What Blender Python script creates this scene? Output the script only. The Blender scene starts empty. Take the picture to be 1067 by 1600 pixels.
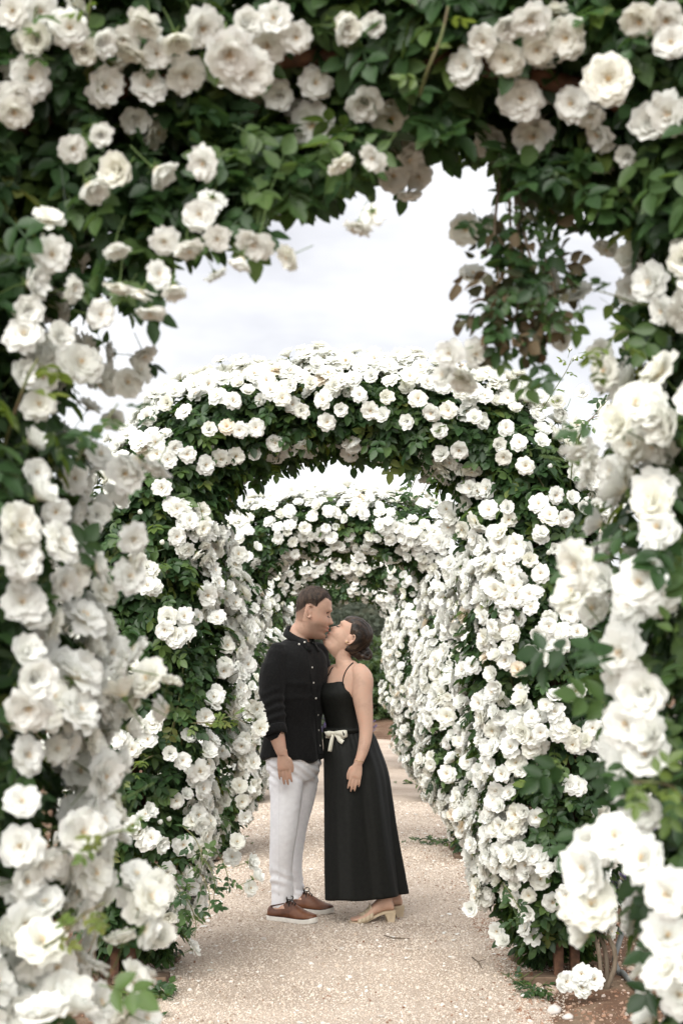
import bpy, bmesh, math, random, zlib
import numpy as np
from mathutils import Vector, Matrix
from mathutils.bvhtree import BVHTree

random.seed(7)
RNG = np.random.default_rng(11)
SC = bpy.context.scene
COL = SC.collection

# ------------------------------------------------------------------ camera
FPX = 2222.0            # focal length in photo pixels (50 mm lens, 36 mm tall frame, 1600 px)
EYE = 1.46
PITCH = math.atan(220 / FPX)
cam_d = bpy.data.cameras.new('camera')
cam = bpy.data.objects.new('camera', cam_d)
COL.objects.link(cam)
cam.location = (0, 0, EYE)
cam.rotation_euler = (math.pi / 2 + PITCH, 0, 0)
cam_d.lens = 50
cam_d.sensor_width = 36
cam_d.sensor_fit = 'AUTO'
cam_d.clip_start = 0.05
cam_d.clip_end = 2000
cam_d.dof.use_dof = True
cam_d.dof.focus_distance = 7.6
cam_d.dof.aperture_fstop = 4.5
SC.camera = cam

# ------------------------------------------------------------------ daylight: bright thin overcast
SUN_EL, SUN_AZ = math.radians(40), math.radians(198)   # azimuth clockwise from +Y: behind the camera, to the left
world = bpy.data.worlds.new('World')
SC.world = world
world.use_nodes = True
nt = world.node_tree
nt.nodes.clear()
N = nt.nodes.new
out = N('ShaderNodeOutputWorld'); bg = N('ShaderNodeBackground')
sky = N('ShaderNodeTexSky'); sky.sky_type = 'NISHITA'; sky.sun_disc = False
sky.sun_elevation = SUN_EL; sky.sun_rotation = SUN_AZ; sky.dust_density = 2.0
tc = N('ShaderNodeTexCoord'); mp = N('ShaderNodeMapping'); mp.inputs['Scale'].default_value = (1, 1, 2.4)
mp.inputs['Location'].default_value = (0.25, 0.1, 0.35)
nz = N('ShaderNodeTexNoise'); nz.inputs['Scale'].default_value = 3.4; nz.inputs['Detail'].default_value = 5
nz.inputs['Roughness'].default_value = 0.5
cr = N('ShaderNodeValToRGB')
cr.color_ramp.elements[0].position = 0.30; cr.color_ramp.elements[0].color = (1.92, 1.92, 2.03, 1)
cr.color_ramp.elements[1].position = 0.66; cr.color_ramp.elements[1].color = (3.6, 3.58, 3.53, 1)
e = cr.color_ramp.elements.new(0.47); e.color = (2.9, 2.9, 2.94, 1)
mx = N('ShaderNodeMix'); mx.data_type = 'RGBA'; mx.inputs['Factor'].default_value = 0.96
L = nt.links.new
L(tc.outputs['Generated'], mp.inputs['Vector']); L(mp.outputs['Vector'], nz.inputs['Vector'])
L(nz.outputs['Fac'], cr.inputs['Fac'])
L(sky.outputs['Color'], mx.inputs['A']); L(cr.outputs['Color'], mx.inputs['B'])
L(mx.outputs['Result'], bg.inputs['Color']); bg.inputs['Strength'].default_value = 0.1
L(bg.outputs['Background'], out.inputs['Surface'])

sun_d = bpy.data.lights.new('sun', 'SUN')
sun_d.energy = 1.5
sun_d.angle = math.radians(65)
sun_d.color = (1.0, 0.982, 0.93)
sun = bpy.data.objects.new('sun', sun_d)
COL.objects.link(sun)
sdir = Vector((math.sin(SUN_AZ) * math.cos(SUN_EL), math.cos(SUN_AZ) * math.cos(SUN_EL), math.sin(SUN_EL)))
sun.rotation_euler = sdir.to_track_quat('Z', 'Y').to_euler()
sun.location = sdir * 30

SC.view_settings.view_transform = 'Standard'
SC.view_settings.look = 'None'
SC.view_settings.exposure = 1.98
SC.view_settings.gamma = 1
SC.view_settings.use_curve_mapping = False
SC.render.engine = 'CYCLES'
SC.cycles.max_bounces = 9
SC.cycles.diffuse_bounces = 7
SC.cycles.glossy_bounces = 2
SC.cycles.transmission_bounces = 6
SC.cycles.caustics_reflective = False
SC.cycles.caustics_refractive = False
SC.cycles.use_denoising = True

# ------------------------------------------------------------------ helpers
def P(px, py, Y):
    """photo pixel + distance along the path -> point in the place"""
    u, v = (px - 533.5) / FPX, (800 - py) / FPX
    d = np.array([u, math.cos(PITCH) - v * math.sin(PITCH), math.sin(PITCH) + v * math.cos(PITCH)])
    return d * (Y / d[1]) + np.array([0, 0, EYE])

def G(px, py, z=0.0):
    """photo pixel on the ground"""
    u, v = (px - 533.5) / FPX, (800 - py) / FPX
    d = np.array([u, math.cos(PITCH) - v * math.sin(PITCH), math.sin(PITCH) + v * math.cos(PITCH)])
    return d * ((z - EYE) / d[2]) + np.array([0, 0, EYE])

def project(pts):
    """points -> photo pixels, distance"""
    q = np.asarray(pts, float) - np.array([0, 0, EYE])
    c, s = math.cos(PITCH), math.sin(PITCH)
    f = q[:, 1] * c + q[:, 2] * s
    w = -q[:, 1] * s + q[:, 2] * c
    return 533.5 + FPX * q[:, 0] / f, 800 - FPX * w / f, f

def hash3(ix, iy, iz, seed=0):
    h = (ix.astype(np.int64) * 374761393 + iy.astype(np.int64) * 668265263 + iz.astype(np.int64) * 2147483647 + seed * 974711)
    h = (h ^ (h >> 13)) * 1274126177
    h = h ^ (h >> 16)
    return (h & 0xFFFFFF).astype(np.float64) / 0xFFFFFF

def vnoise(p, seed=0):
    p = np.asarray(p, float)
    i = np.floor(p).astype(np.int64); f = p - i
    f = f * f * (3 - 2 * f)
    r = 0
    for dx in (0, 1):
        for dy in (0, 1):
            for dz in (0, 1):
                w = (f[:, 0] if dx else 1 - f[:, 0]) * (f[:, 1] if dy else 1 - f[:, 1]) * (f[:, 2] if dz else 1 - f[:, 2])
                r = r + w * hash3(i[:, 0] + dx, i[:, 1] + dy, i[:, 2] + dz, seed)
    return r * 2 - 1

def fbm(p, seed=0, o=3):
    p = np.asarray(p, float); r = 0; a = 1
    for k in range(o):
        r = r + a * vnoise(p * 2 ** k, seed + k); a *= .5
    return r

def unit(v):
    v = np.asarray(v, float)
    return v / (np.linalg.norm(v, axis=-1, keepdims=True) + 1e-9)

def mesh_of(name, verts, faces, mats=(), mi=None, smooth=True, attr=None):
    me = bpy.data.meshes.new(name)
    me.from_pydata([tuple(map(float, v)) for v in verts], [], [tuple(map(int, f)) for f in faces])
    for m in mats: me.materials.append(m)
    if mi is not None and len(mi): me.polygons.foreach_set('material_index', np.asarray(mi, dtype=np.int32))
    if smooth: me.polygons.foreach_set('use_smooth', np.ones(len(me.polygons), dtype=bool))
    for k, vals in (attr or {}).items():
        a = me.attributes.new(k, 'FLOAT', 'POINT'); a.data.foreach_set('value', np.asarray(vals, dtype=np.float32))
    me.update()
    return me

def link(name, data, parent=None, loc=None):
    o = bpy.data.objects.new(name, data)
    COL.objects.link(o)
    if parent is not None: o.parent = parent
    if loc is not None: o.location = tuple(map(float, loc))
    return o

def tag(o, label=None, cat=None, group=None, kind=None):
    if label: o['label'] = label
    if cat: o['category'] = cat
    if group: o['group'] = group
    if kind: o['kind'] = kind
    return o

def empty(name, loc, label, cat, group=None):
    o = link(name, None, None, loc); o.empty_display_size = .1
    return tag(o, label, cat, group)

class MB:
    """collects shapes in world coordinates, builds ONE mesh object"""
    def __init__(s): s.v = []; s.f = []; s.m = []; s.n = 0; s.cm = 0
    def add(s, v, f, m=None):
        s.v.append(np.asarray(v, float)); s.f += [tuple(i + s.n for i in q) for q in f]
        s.m += [s.cm if m is None else m] * len(f); s.n += len(v)
    def rings(s, rings, cap=True, m=None, closed=True):
        rings = [np.asarray(r, float) for r in rings]; k = len(rings[0]); f = []
        for i in range(len(rings) - 1):
            for j in range(k if closed else k - 1):
                a, b = i * k + j, i * k + (j + 1) % k
                f.append((a, b, b + k, a + k))
        v = np.concatenate(rings)
        if cap:
            f.append(tuple(range(k - 1, -1, -1))); f.append(tuple(range((len(rings) - 1) * k, len(rings) * k)))
        s.add(v, f, m)
    def tube(s, pts, r, k=8, cap=True, m=None, squash=None):
        pts = np.asarray(pts, float); n = len(pts); r = np.broadcast_to(np.asarray(r, float), (n,))
        t = np.gradient(pts, axis=0); t = unit(t); up = np.array([0, 0, 1.0])
        if abs(t[0] @ up) > .9: up = np.array([1.0, 0, 0])
        rings = []; a = unit(np.cross(t[0], up)); th = np.arange(k) * 2 * math.pi / k
        for i in range(n):
            a = unit(a - t[i] * (a @ t[i])); b = np.cross(t[i], a)
            rings.append(pts[i] + r[i] * (np.cos(th)[:, None] * a + np.sin(th)[:, None] * b))
        s.rings(rings, cap, m)
    def box(s, c, size, rot=0, m=None, bev=0.0):
        hx, hy, hz = np.array(size) / 2; c0, s0 = math.cos(rot), math.sin(rot)
        b = min(bev, hx * .9, hy * .9, hz * .9) if bev else 0
        rings = []
        for z, ins in (((-hz, b), (-hz + b, 0), (hz - b, 0), (hz, b)) if b else ((-hz, 0), (hz, 0))):
            x, y = hx - ins, hy - ins
            if b: q = [(-x + b, -y), (x - b, -y), (x, -y + b), (x, y - b), (x - b, y), (-x + b, y), (-x, y - b), (-x, -y + b)]
            else: q = [(-x, -y), (x, -y), (x, y), (-x, y)]
            rings.append([(c[0] + c0 * i - s0 * j, c[1] + s0 * i + c0 * j, c[2] + z) for i, j in q])
        s.rings(rings, True, m)
    def strip(s, A, B, m=None):
        A = np.asarray(A, float); B = np.asarray(B, float); n = len(A)
        s.add(np.concatenate([A, B]), [(i, i + 1, n + i + 1, n + i) for i in range(n - 1)], m)
    def ball(s, c, r, k=8, m=None):
        rr = []; r = np.broadcast_to(np.asarray(r, float), (3,))
        for i in range(k // 2 + 1):
            a = math.pi * (i + .02) / (k // 2 + .04); th = np.arange(k) * 2 * math.pi / k
            rr.append(np.stack([np.cos(th) * math.sin(a) * r[0], np.sin(th) * math.sin(a) * r[1], np.full(k, -math.cos(a) * r[2])], 1) + np.asarray(c))
        s.rings(rr, True, m)
    def build(s, name, mats, parent=None, base=(0, 0, 0), smooth=True, attr=None):
        v = np.concatenate(s.v) - np.asarray(base, float)
        if not isinstance(mats, (list, tuple)): mats = [mats]
        return link(name, mesh_of(name, v, s.f, mats, s.m, smooth, attr), parent)

def bent(keys, t):
    """smooth interpolation of key rows (first column = parameter)"""
    k = np.asarray(keys, float); t = np.asarray(t, float)
    x = k[:, 0]; y = k[:, 1:]
    m = np.gradient(y, x, axis=0)
    i = np.clip(np.searchsorted(x, t, side='right') - 1, 0, len(x) - 2)
    h = (x[i + 1] - x[i]); u = ((t - x[i]) / h)[:, None]; h = h[:, None]
    return ((2 * u ** 3 - 3 * u ** 2 + 1) * y[i] + (u ** 3 - 2 * u ** 2 + u) * h * m[i]
            + (-2 * u ** 3 + 3 * u ** 2) * y[i + 1] + (u ** 3 - u ** 2) * h * m[i + 1])

# ------------------------------------------------------------------ materials
def material(name):
    m = bpy.data.materials.new(name); m.use_nodes = True
    t = m.node_tree; b = t.nodes.get('Principled BSDF'); o = t.nodes.get('Material Output')
    return m, t, b, o

def noise_color(t, sock, cols, scale, detail=3, pos=(.35, .65), coord='Object', vscale=(1, 1, 1), rough=.55):
    tc = t.nodes.new('ShaderNodeTexCoord'); mp = t.nodes.new('ShaderNodeMapping'); mp.inputs['Scale'].default_value = vscale
    n = t.nodes.new('ShaderNodeTexNoise'); n.inputs['Scale'].default_value = scale; n.inputs['Detail'].default_value = detail
    n.inputs['Roughness'].default_value = rough
    r = t.nodes.new('ShaderNodeValToRGB')
    r.color_ramp.elements[0].position = pos[0]; r.color_ramp.elements[1].position = pos[1]
    r.color_ramp.elements[0].color = (*cols[0], 1); r.color_ramp.elements[1].color = (*cols[-1], 1)
    for i, c in enumerate(cols[1:-1]):
        e = r.color_ramp.elements.new(pos[0] + (pos[1] - pos[0]) * (i + 1) / (len(cols) - 1)); e.color = (*c, 1)
    t.links.new(tc.outputs[coord], mp.inputs['Vector']); t.links.new(mp.outputs['Vector'], n.inputs['Vector'])
    t.links.new(n.outputs['Fac'], r.inputs['Fac'])
    if sock is not None: t.links.new(r.outputs['Color'], sock)
    return n, r

def bump(t, b, scale, strength, dist=.01, detail=4, vscale=(1, 1, 1), coord='Object', kind='noise'):
    tc = t.nodes.new('ShaderNodeTexCoord'); mp = t.nodes.new('ShaderNodeMapping'); mp.inputs['Scale'].default_value = vscale
    n = t.nodes.new('ShaderNodeTexNoise'); n.inputs['Scale'].default_value = scale; n.inputs['Detail'].default_value = detail
    u = t.nodes.new('ShaderNodeBump'); u.inputs['Strength'].default_value = strength; u.inputs['Distance'].default_value = dist
    t.links.new(tc.outputs[coord], mp.inputs['Vector']); t.links.new(mp.outputs['Vector'], n.inputs['Vector'])
    t.links.new(n.outputs['Fac'], u.inputs['Height'])
    old = b.inputs['Normal'].links
    if old: t.links.new(old[0].from_socket, u.inputs['Normal'])
    t.links.new(u.outputs['Normal'], b.inputs['Normal'])
    return u

def simple(name, cols, scale=20, rough=.8, bumps=(), spec=.3, sheen=0, metal=0, vscale=(1, 1, 1), detail=3):
    m, t, b, o = material(name)
    b.inputs['Roughness'].default_value = rough; b.inputs['Specular IOR Level'].default_value = spec
    b.inputs['Metallic'].default_value = metal
    if sheen: b.inputs['Sheen Weight'].default_value = sheen; b.inputs['Sheen Roughness'].default_value = .5
    noise_color(t, b.inputs['Base Color'], cols, scale, detail, vscale=vscale)
    for bb in bumps: bump(t, b, *bb)
    return m

def leafy(name, dark, mid, light, trans=.28, rough=.42):
    """leaf: every leaf gets its own shade; light comes through it"""
    m, t, b, o = material(name)
    oi = t.nodes.new('ShaderNodeObjectInfo'); r = t.nodes.new('ShaderNodeValToRGB')
    r.color_ramp.elements[0].color = (*dark, 1); r.color_ramp.elements[1].color = (*light, 1)
    r.color_ramp.elements[1].position = .98
    e = r.color_ramp.elements.new(.6); e.color = (*mid, 1)
    t.links.new(oi.outputs['Random'], r.inputs['Fac'])
    n = t.nodes.new('ShaderNodeTexNoise'); n.inputs['Scale'].default_value = 60
    tcn = t.nodes.new('ShaderNodeTexCoord'); t.links.new(tcn.outputs['Object'], n.inputs['Vector'])
    mxn = t.nodes.new('ShaderNodeMix'); mxn.data_type = 'RGBA'; mxn.blend_type = 'MULTIPLY'
    mxn.inputs['Factor'].default_value = .5
    t.links.new(r.outputs['Color'], mxn.inputs['A']); t.links.new(n.outputs['Fac'], mxn.inputs['B'])
    b.inputs['Roughness'].default_value = rough; b.inputs['Specular IOR Level'].default_value = .35
    t.links.new(mxn.outputs['Result'], b.inputs['Base Color'])
    tr = t.nodes.new('ShaderNodeBsdfTranslucent'); hs = t.nodes.new('ShaderNodeHueSaturation')
    hs.inputs['Hue'].default_value = .475; hs.inputs['Saturation'].default_value = 1.2; hs.inputs['Value'].default_value = 2.2
    t.links.new(r.outputs['Color'], hs.inputs['Color']); t.links.new(hs.outputs['Color'], tr.inputs['Color'])
    ms = t.nodes.new('ShaderNodeMixShader'); ms.inputs['Fac'].default_value = trans
    t.links.new(b.outputs['BSDF'], ms.inputs[1]); t.links.new(tr.outputs['BSDF'], ms.inputs[2])
    t.links.new(ms.outputs['Shader'], o.inputs['Surface'])
    return m

M = {}
M['leaf'] = leafy('rose_leaf', (.029, .064, .024), (.052, .108, .038), (.098, .162, .05))
M['young'] = leafy('young_rose_leaf', (.09, .15, .04), (.13, .19, .05), (.17, .19, .06), .35)
M['withered'] = leafy('withered_leaf', (.05, .06, .028), (.095, .075, .04), (.15, .105, .055), .2, .7)
M['shrub'] = leafy('shrub_leaf', (.035, .065, .025), (.06, .10, .035), (.09, .13, .05), .25)
M['lavender'] = leafy('lavender_flower', (.13, .10, .26), (.18, .13, .32), (.22, .17, .33), .2, .7)
M['lav_leaf'] = leafy('lavender_leaf', (.10, .13, .09), (.13, .16, .10), (.16, .18, .11), .2, .7)

m, t, b, o = material('rose_petal')                     # creamy at the foot of the petals, white at the rim
at = t.nodes.new('ShaderNodeAttribute'); at.attribute_name = 'rim'
r = t.nodes.new('ShaderNodeValToRGB')
r.color_ramp.elements[0].color = (.89, .81, .62, 1); r.color_ramp.elements[0].position = .0
r.color_ramp.elements[1].color = (.91, .915, .885, 1); r.color_ramp.elements[1].position = .40
e = r.color_ramp.elements.new(.14); e.color = (.91, .88, .80, 1)
t.links.new(at.outputs['Fac'], r.inputs['Fac'])
oi = t.nodes.new('ShaderNodeObjectInfo'); r2 = t.nodes.new('ShaderNodeValToRGB')
r2.color_ramp.elements[0].color = (1, .99, .95, 1); r2.color_ramp.elements[1].color = (1, 1, 1, 1)
r2.color_ramp.elements[1].position = .45
t.links.new(oi.outputs['Random'], r2.inputs['Fac'])
mm = t.nodes.new('ShaderNodeMix'); mm.data_type = 'RGBA'; mm.blend_type = 'MULTIPLY'; mm.inputs['Factor'].default_value = 1
t.links.new(r.outputs['Color'], mm.inputs['A']); t.links.new(r2.outputs['Color'], mm.inputs['B'])
df = t.nodes.new('ShaderNodeBsdfDiffuse'); tr = t.nodes.new('ShaderNodeBsdfTranslucent'); ms = t.nodes.new('ShaderNodeMixShader')
ms.inputs['Fac'].default_value = .40
t.links.new(mm.outputs['Result'], df.inputs['Color']); t.links.new(mm.outputs['Result'], tr.inputs['Color'])
t.links.new(df.outputs['BSDF'], ms.inputs[1]); t.links.new(tr.outputs['BSDF'], ms.inputs[2])
t.links.new(ms.outputs['Shader'], o.inputs['Surface'])
M['petal'] = m
_m = M['petal'].copy(); _m.name = 'faded_petal'; M['faded'] = _m
for _n in _m.node_tree.nodes:
    if _n.type == 'VALTORGB' and _n.inputs['Fac'].links[0].from_node.type == 'ATTRIBUTE':
        for _e, _c in zip(_n.color_ramp.elements, ((.80, .66, .44, 1), (.88, .82, .69, 1), (.88, .81, .70, 1))): _e.color = _c
M['stamen'] = simple('rose_stamen', [(.62, .36, .12), (.78, .55, .22)], 300, .8)
M['sepal'] = simple('rose_sepal', [(.07, .12, .035), (.12, .17, .05)], 80, .6)
M['cane'] = simple('green_cane', [(.07, .095, .035), (.12, .14, .05), (.11, .08, .045)], 14, .6, [(60, .3, .004)])
M['bark'] = simple('rose_bark', [(.10, .075, .05), (.19, .15, .11)], 30, .9, [(40, .8, .01, 5, (1, 1, .2))], vscale=(1, 1, .25))
M['rust'] = simple('rusty_steel', [(.055, .030, .020), (.10, .05, .03), (.15, .075, .045)], 25, .75, [(90, .4, .004)])
M['plate'] = simple('weathered_plate', [(.085, .055, .038), (.13, .088, .06), (.19, .13, .09)], 18, .85, [(70, .5, .005)], vscale=(.4, 2, 1))
# ------------------------------------------------------------------ ground, path, hill
def ground_mat():
    m, t, b, o = material('red_soil'); b.inputs['Roughness'].default_value = .95; b.inputs['Specular IOR Level'].default_value = .1
    n, r = noise_color(t, None, [(.085, .048, .030), (.15, .09, .06), (.26, .20, .14)], 3.5, 9, (.3, .72), 'Object', rough=.65)
    t.links.new(r.outputs['Color'], b.inputs['Base Color'])
    bump(t, b, 30, .6, .03, 6); bump(t, b, 160, .5, .01, 3)
    return m
M['soil'] = ground_mat()
m, t, b, o = material('gravel_bed'); b.inputs['Roughness'].default_value = .95; b.inputs['Specular IOR Level'].default_value = .15
n1, r1 = noise_color(t, None, [(.40, .333, .275), (.58, .485, .41), (.69, .61, .54)], 95, 4, (.3, .7), 'Object', rough=.7)
n2, r2 = noise_color(t, None, [(.74, .70, .66), (1, .985, .965)], 1.6, 7, (.35, .65), 'Object')
mxx = t.nodes.new('ShaderNodeMix'); mxx.data_type = 'RGBA'; mxx.blend_type = 'MULTIPLY'; mxx.inputs['Factor'].default_value = 1
t.links.new(r1.outputs['Color'], mxx.inputs['A']); t.links.new(r2.outputs['Color'], mxx.inputs['B'])
t.links.new(mxx.outputs['Result'], b.inputs['Base Color'])
bump(t, b, 120, .8, .015, 4); bump(t, b, 8, .3, .03, 3)
M['gravel'] = m
def pebble_mat(name, cols):
    m, t, b, o = material(name); b.inputs['Roughness'].default_value = .9; b.inputs['Specular IOR Level'].default_value = .2
    oi = t.nodes.new('ShaderNodeObjectInfo'); r = t.nodes.new('ShaderNodeValToRGB')
    r.color_ramp.elements[0].color = (*cols[0], 1); r.color_ramp.elements[1].color = (*cols[-1], 1)
    for i, c in enumerate(cols[1:-1]):
        e = r.color_ramp.elements.new((i + 1) / (len(cols) - 1)); e.color = (*c, 1)
    t.links.new(oi.outputs['Random'], r.inputs['Fac']); t.links.new(r.outputs['Color'], b.inputs['Base Color'])
    return m
M['pebble'] = pebble_mat('path_pebble', [(.27, .21, .16), (.55, .46, .375), (.64, .555, .47), (.70, .63, .555), (.57, .46, .37), (.80, .755, .70)])
M['soil_stone'] = pebble_mat('soil_stone', [(.17, .085, .05), (.26, .15, .10), (.40, .29, .22), (.30, .17, .11), (.55, .47, .41)])
M['stone'] = simple('pale_stone', [(.32, .22, .17), (.48, .38, .31), (.40, .27, .20)], 25, .9, [(60, .5, .01)])
M['white_stone'] = simple('white_stone', [(.50, .45, .41), (.66, .62, .58)], 25, .9, [(60, .5, .01)])

n = 60
xs = np.concatenate([np.linspace(-600, -8, 12), np.linspace(-7, 7, 57), np.linspace(8, 600, 12)])
ys = np.concatenate([np.linspace(-200, 0, 6), np.linspace(.5, 26, 103), np.linspace(28, 900, 16)])
X, Yg = np.meshgrid(xs, ys)
Z = .025 * fbm(np.stack([X.ravel() * 1.6, Yg.ravel() * 1.6, 0 * X.ravel()], 1), 3).reshape(X.shape)
Z = np.where((abs(X) < 7) & (Yg < 26) & (Yg > 0), Z, 0)
Z += np.where((abs(X) > 1.0) & (abs(X) < 1.9) & (Yg < 24) & (Yg > .4), .02, 0)        # low bank under the roses
Z = np.where((abs(X) < 1.0) & ~((X > .8) & (Yg < 6.7)), -.03, Z) - .01
k = len(xs)
fs = [(j * k + i, j * k + i + 1, (j + 1) * k + i + 1, (j + 1) * k + i) for j in range(len(ys) - 1) for i in range(k - 1)]
g = link('ground', mesh_of('ground', np.stack([X, Yg, Z], -1).reshape(-1, 3), fs, [M['soil']])); g['kind'] = 'structure'

def path_edge(y, side):
    y = np.asarray(y, float)
    e = .98 + .07 * fbm(np.stack([y * 1.4, y * 0 + side * 9, y * 0], 1), 5)
    if side > 0: e = e - .13 * np.clip((6.75 - y) / .4, 0, 1)
    return side * e + .015
ys = np.linspace(.6, 24, 260); us = np.linspace(0, 1, 25)
l, r_ = path_edge(ys, -1), path_edge(ys, 1)
X = l[:, None] * (1 - us) + r_[:, None] * us; Yp = np.repeat(ys[:, None], len(us), 1)
Z = .012 + .010 * fbm(np.stack([X.ravel() * 2, Yp.ravel() * 2, 0 * X.ravel()], 1), 8).reshape(X.shape) + .012 * (1 - (2 * us - 1) ** 2)
Z = Z - .05 * (abs(2 * us - 1) ** 14)
k = len(us)
fs = [(j * k + i, j * k + i + 1, (j + 1) * k + i + 1, (j + 1) * k + i) for j in range(len(ys) - 1) for i in range(k - 1)]
p = link('gravel_path', mesh_of('gravel_path', np.stack([X, Yp, Z], -1).reshape(-1, 3), fs, [M['gravel']])); p['kind'] = 'structure'
PATH_BVH = BVHTree.FromPolygons([tuple(v.co) for v in p.data.vertices], [tuple(f.vertices) for f in p.data.polygons])
GR_BVH = BVHTree.FromPolygons([tuple(v.co) for v in g.data.vertices], [tuple(f.vertices) for f in g.data.polygons])
def floor_z(x, y):
    zz = -1
    for bv in (PATH_BVH, GR_BVH):
        h = bv.ray_cast(Vector((x, y, 1)), Vector((0, 0, -1)))
        if h[0] is not None: zz = max(zz, h[0].z)
    return zz

# instancer: a point mesh + geometry nodes that set one of a few source meshes on each point
SRC = {}
def sources(key, meshes):
    c = bpy.data.collections.new('sources_' + key)
    for i, me in enumerate(meshes):
        c.objects.link(bpy.data.objects.new(f'{key}_{chr(97 + i)}', me))
    SRC[key] = c
    return c
GN = {}
def gn_tree(key):
    if key in GN: return GN[key]
    ng = bpy.data.node_groups.new('scatter_' + key, 'GeometryNodeTree')
    ng.interface.new_socket('Geometry', in_out='INPUT', socket_type='NodeSocketGeometry')
    ng.interface.new_socket('Geometry', in_out='OUTPUT', socket_type='NodeSocketGeometry')
    n = ng.nodes.new; gi = n('NodeGroupInput'); go = n('NodeGroupOutput')
    ci = n('GeometryNodeCollectionInfo'); ci.inputs['Collection'].default_value = SRC[key]
    ci.inputs['Separate Children'].default_value = True; ci.inputs['Reset Children'].default_value = True
    ip = n('GeometryNodeInstanceOnPoints'); ip.inputs['Pick Instance'].default_value = True
    def at(nm, tp):
        a = n('GeometryNodeInputNamedAttribute'); a.data_type = tp; a.inputs['Name'].default_value = nm; return a
    ar, as_, ai = at('rot', 'FLOAT_VECTOR'), at('scl', 'FLOAT'), at('idx', 'INT')
    l = ng.links.new
    l(gi.outputs[0], ip.inputs['Points']); l(ci.outputs[0], ip.inputs['Instance']); l(ai.outputs['Attribute'], ip.inputs['Instance Index'])
    l(ar.outputs['Attribute'], ip.inputs['Rotation']); l(as_.outputs['Attribute'], ip.inputs['Scale'])
    l(ip.outputs[0], go.inputs[0])
    GN[key] = ng
    return ng
def scatter(name, key, pts, rot, scl, idx, parent=None, base=(0, 0, 0)):
    me = bpy.data.meshes.new(name); n = len(pts)
    me.vertices.add(n); me.vertices.foreach_set('co', (np.asarray(pts) - np.asarray(base)).astype(np.float32).ravel())
    a = me.attributes.new('rot', 'FLOAT_VECTOR', 'POINT'); a.data.foreach_set('vector', np.asarray(rot, np.float32).ravel())
    a = me.attributes.new('scl', 'FLOAT', 'POINT'); a.data.foreach_set('value', np.asarray(scl, np.float32))
    a = me.attributes.new('idx', 'INT', 'POINT'); a.data.foreach_set('value', np.asarray(idx, np.int32))
    me.update()
    o = link(name, me, parent); md = o.modifiers.new('scatter', 'NODES'); md.node_group = gn_tree(key)
    o['kind'] = 'stuff'
    return o
def eulers(Xd, Zd):
    Z = unit(Zd); X = unit(Xd - Z * np.sum(Xd * Z, 1, keepdims=True)); Y = np.cross(Z, X)
    ry = np.arcsin(np.clip(-X[:, 2], -1, 1)); rx = np.arctan2(Y[:, 2], Z[:, 2]); rz = np.arctan2(X[:, 1], X[:, 0])
    return np.stack([rx, ry, rz], 1)

def pebble(seed, sub=1, flat=.65, amp=.25):
    bm = bmesh.new(); bmesh.ops.create_icosphere(bm, subdivisions=sub, radius=1)
    v = np.array([x.co for x in bm.verts]); f = [[w.index for w in q.verts] for q in bm.faces]; bm.free()
    d = 1 + amp * vnoise(v * 1.3 + seed * 7.1, seed)
    v = v * d[:, None] * np.array([1, .8, flat])
    return v, f
sources('pebble', [mesh_of('pebble', *pebble(i), [M['pebble']], smooth=False) for i in range(4)])
sources('soil_stone', [mesh_of('soil_stone', *pebble(i + 9), [M['soil_stone']], smooth=False) for i in range(4)])

def rnd_rot(n):
    return np.stack([RNG.normal(0, .5, n), RNG.normal(0, .5, n), RNG.uniform(0, 6.28, n)], 1)
def on_path(n, y0, y1):
    y = RNG.uniform(y0, y1, n); u = RNG.uniform(-.02, 1.02, n)
    x = path_edge(y, -1) * (1 - u) + path_edge(y, 1) * u
    return x, y
pts = []; sc = []
for (cnt, y0, y1, s0, s1) in ((26000, 4.8, 7.0, .0022, .0055), (22000, 7.0, 9.5, .003, .0065), (16000, 9.5, 14, .004, .008), (1700, 5, 14, .007, .014)):
    x, y = on_path(cnt, y0, y1)
    z = np.array([floor_z(a, b_) for a, b_ in zip(x, y)])
    pts.append(np.stack([x, y, z + .001], 1)); sc.append(s0 + (s1 - s0) * RNG.random(cnt) ** 2)
pts = np.concatenate(pts); sc = np.concatenate(sc)
o = scatter('gravel', 'pebble', pts, rnd_rot(len(pts)), sc, RNG.integers(0, 4, len(pts)))
x = np.concatenate([RNG.uniform(.70, 1.75, 7000), RNG.uniform(-1.9, -.85, 3000), RNG.uniform(.8, 1.8, 1600)])
y = np.concatenate([RNG.uniform(5.0, 8.0, 7000), RNG.uniform(5.0, 9.0, 3000), RNG.uniform(8, 13, 1600)])
z = np.array([floor_z(a, b_) for a, b_ in zip(x, y)])
sc = .003 + .012 * RNG.random(len(x)) ** 4
scatter('loose_stones', 'soil_stone', np.stack([x, y, z], 1), rnd_rot(len(x)), sc, RNG.integers(0, 4, len(x)))

x, y = on_path(2600, 5.0, 12); sgn = np.where(RNG.random(2600) < .5, -1, 1); x = np.where(RNG.random(2600) < .55, sgn * (.92 - abs(RNG.normal(0, .22, 2600))), x)
keep_ = fbm(np.stack([x * 3, y * 3, 0 * x], 1), 61) + RNG.normal(0, .25, 2600) > -.1; x, y = x[keep_], y[keep_]
z = np.array([floor_z(a, b_) for a, b_ in zip(x, y)])
scatter('path_debris', 'soil_stone', np.stack([x, y, z + .003], 1), rnd_rot(len(x)), .002 + .006 * RNG.random(len(x)) ** 2, RNG.integers(0, 4, len(x)))

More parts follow.
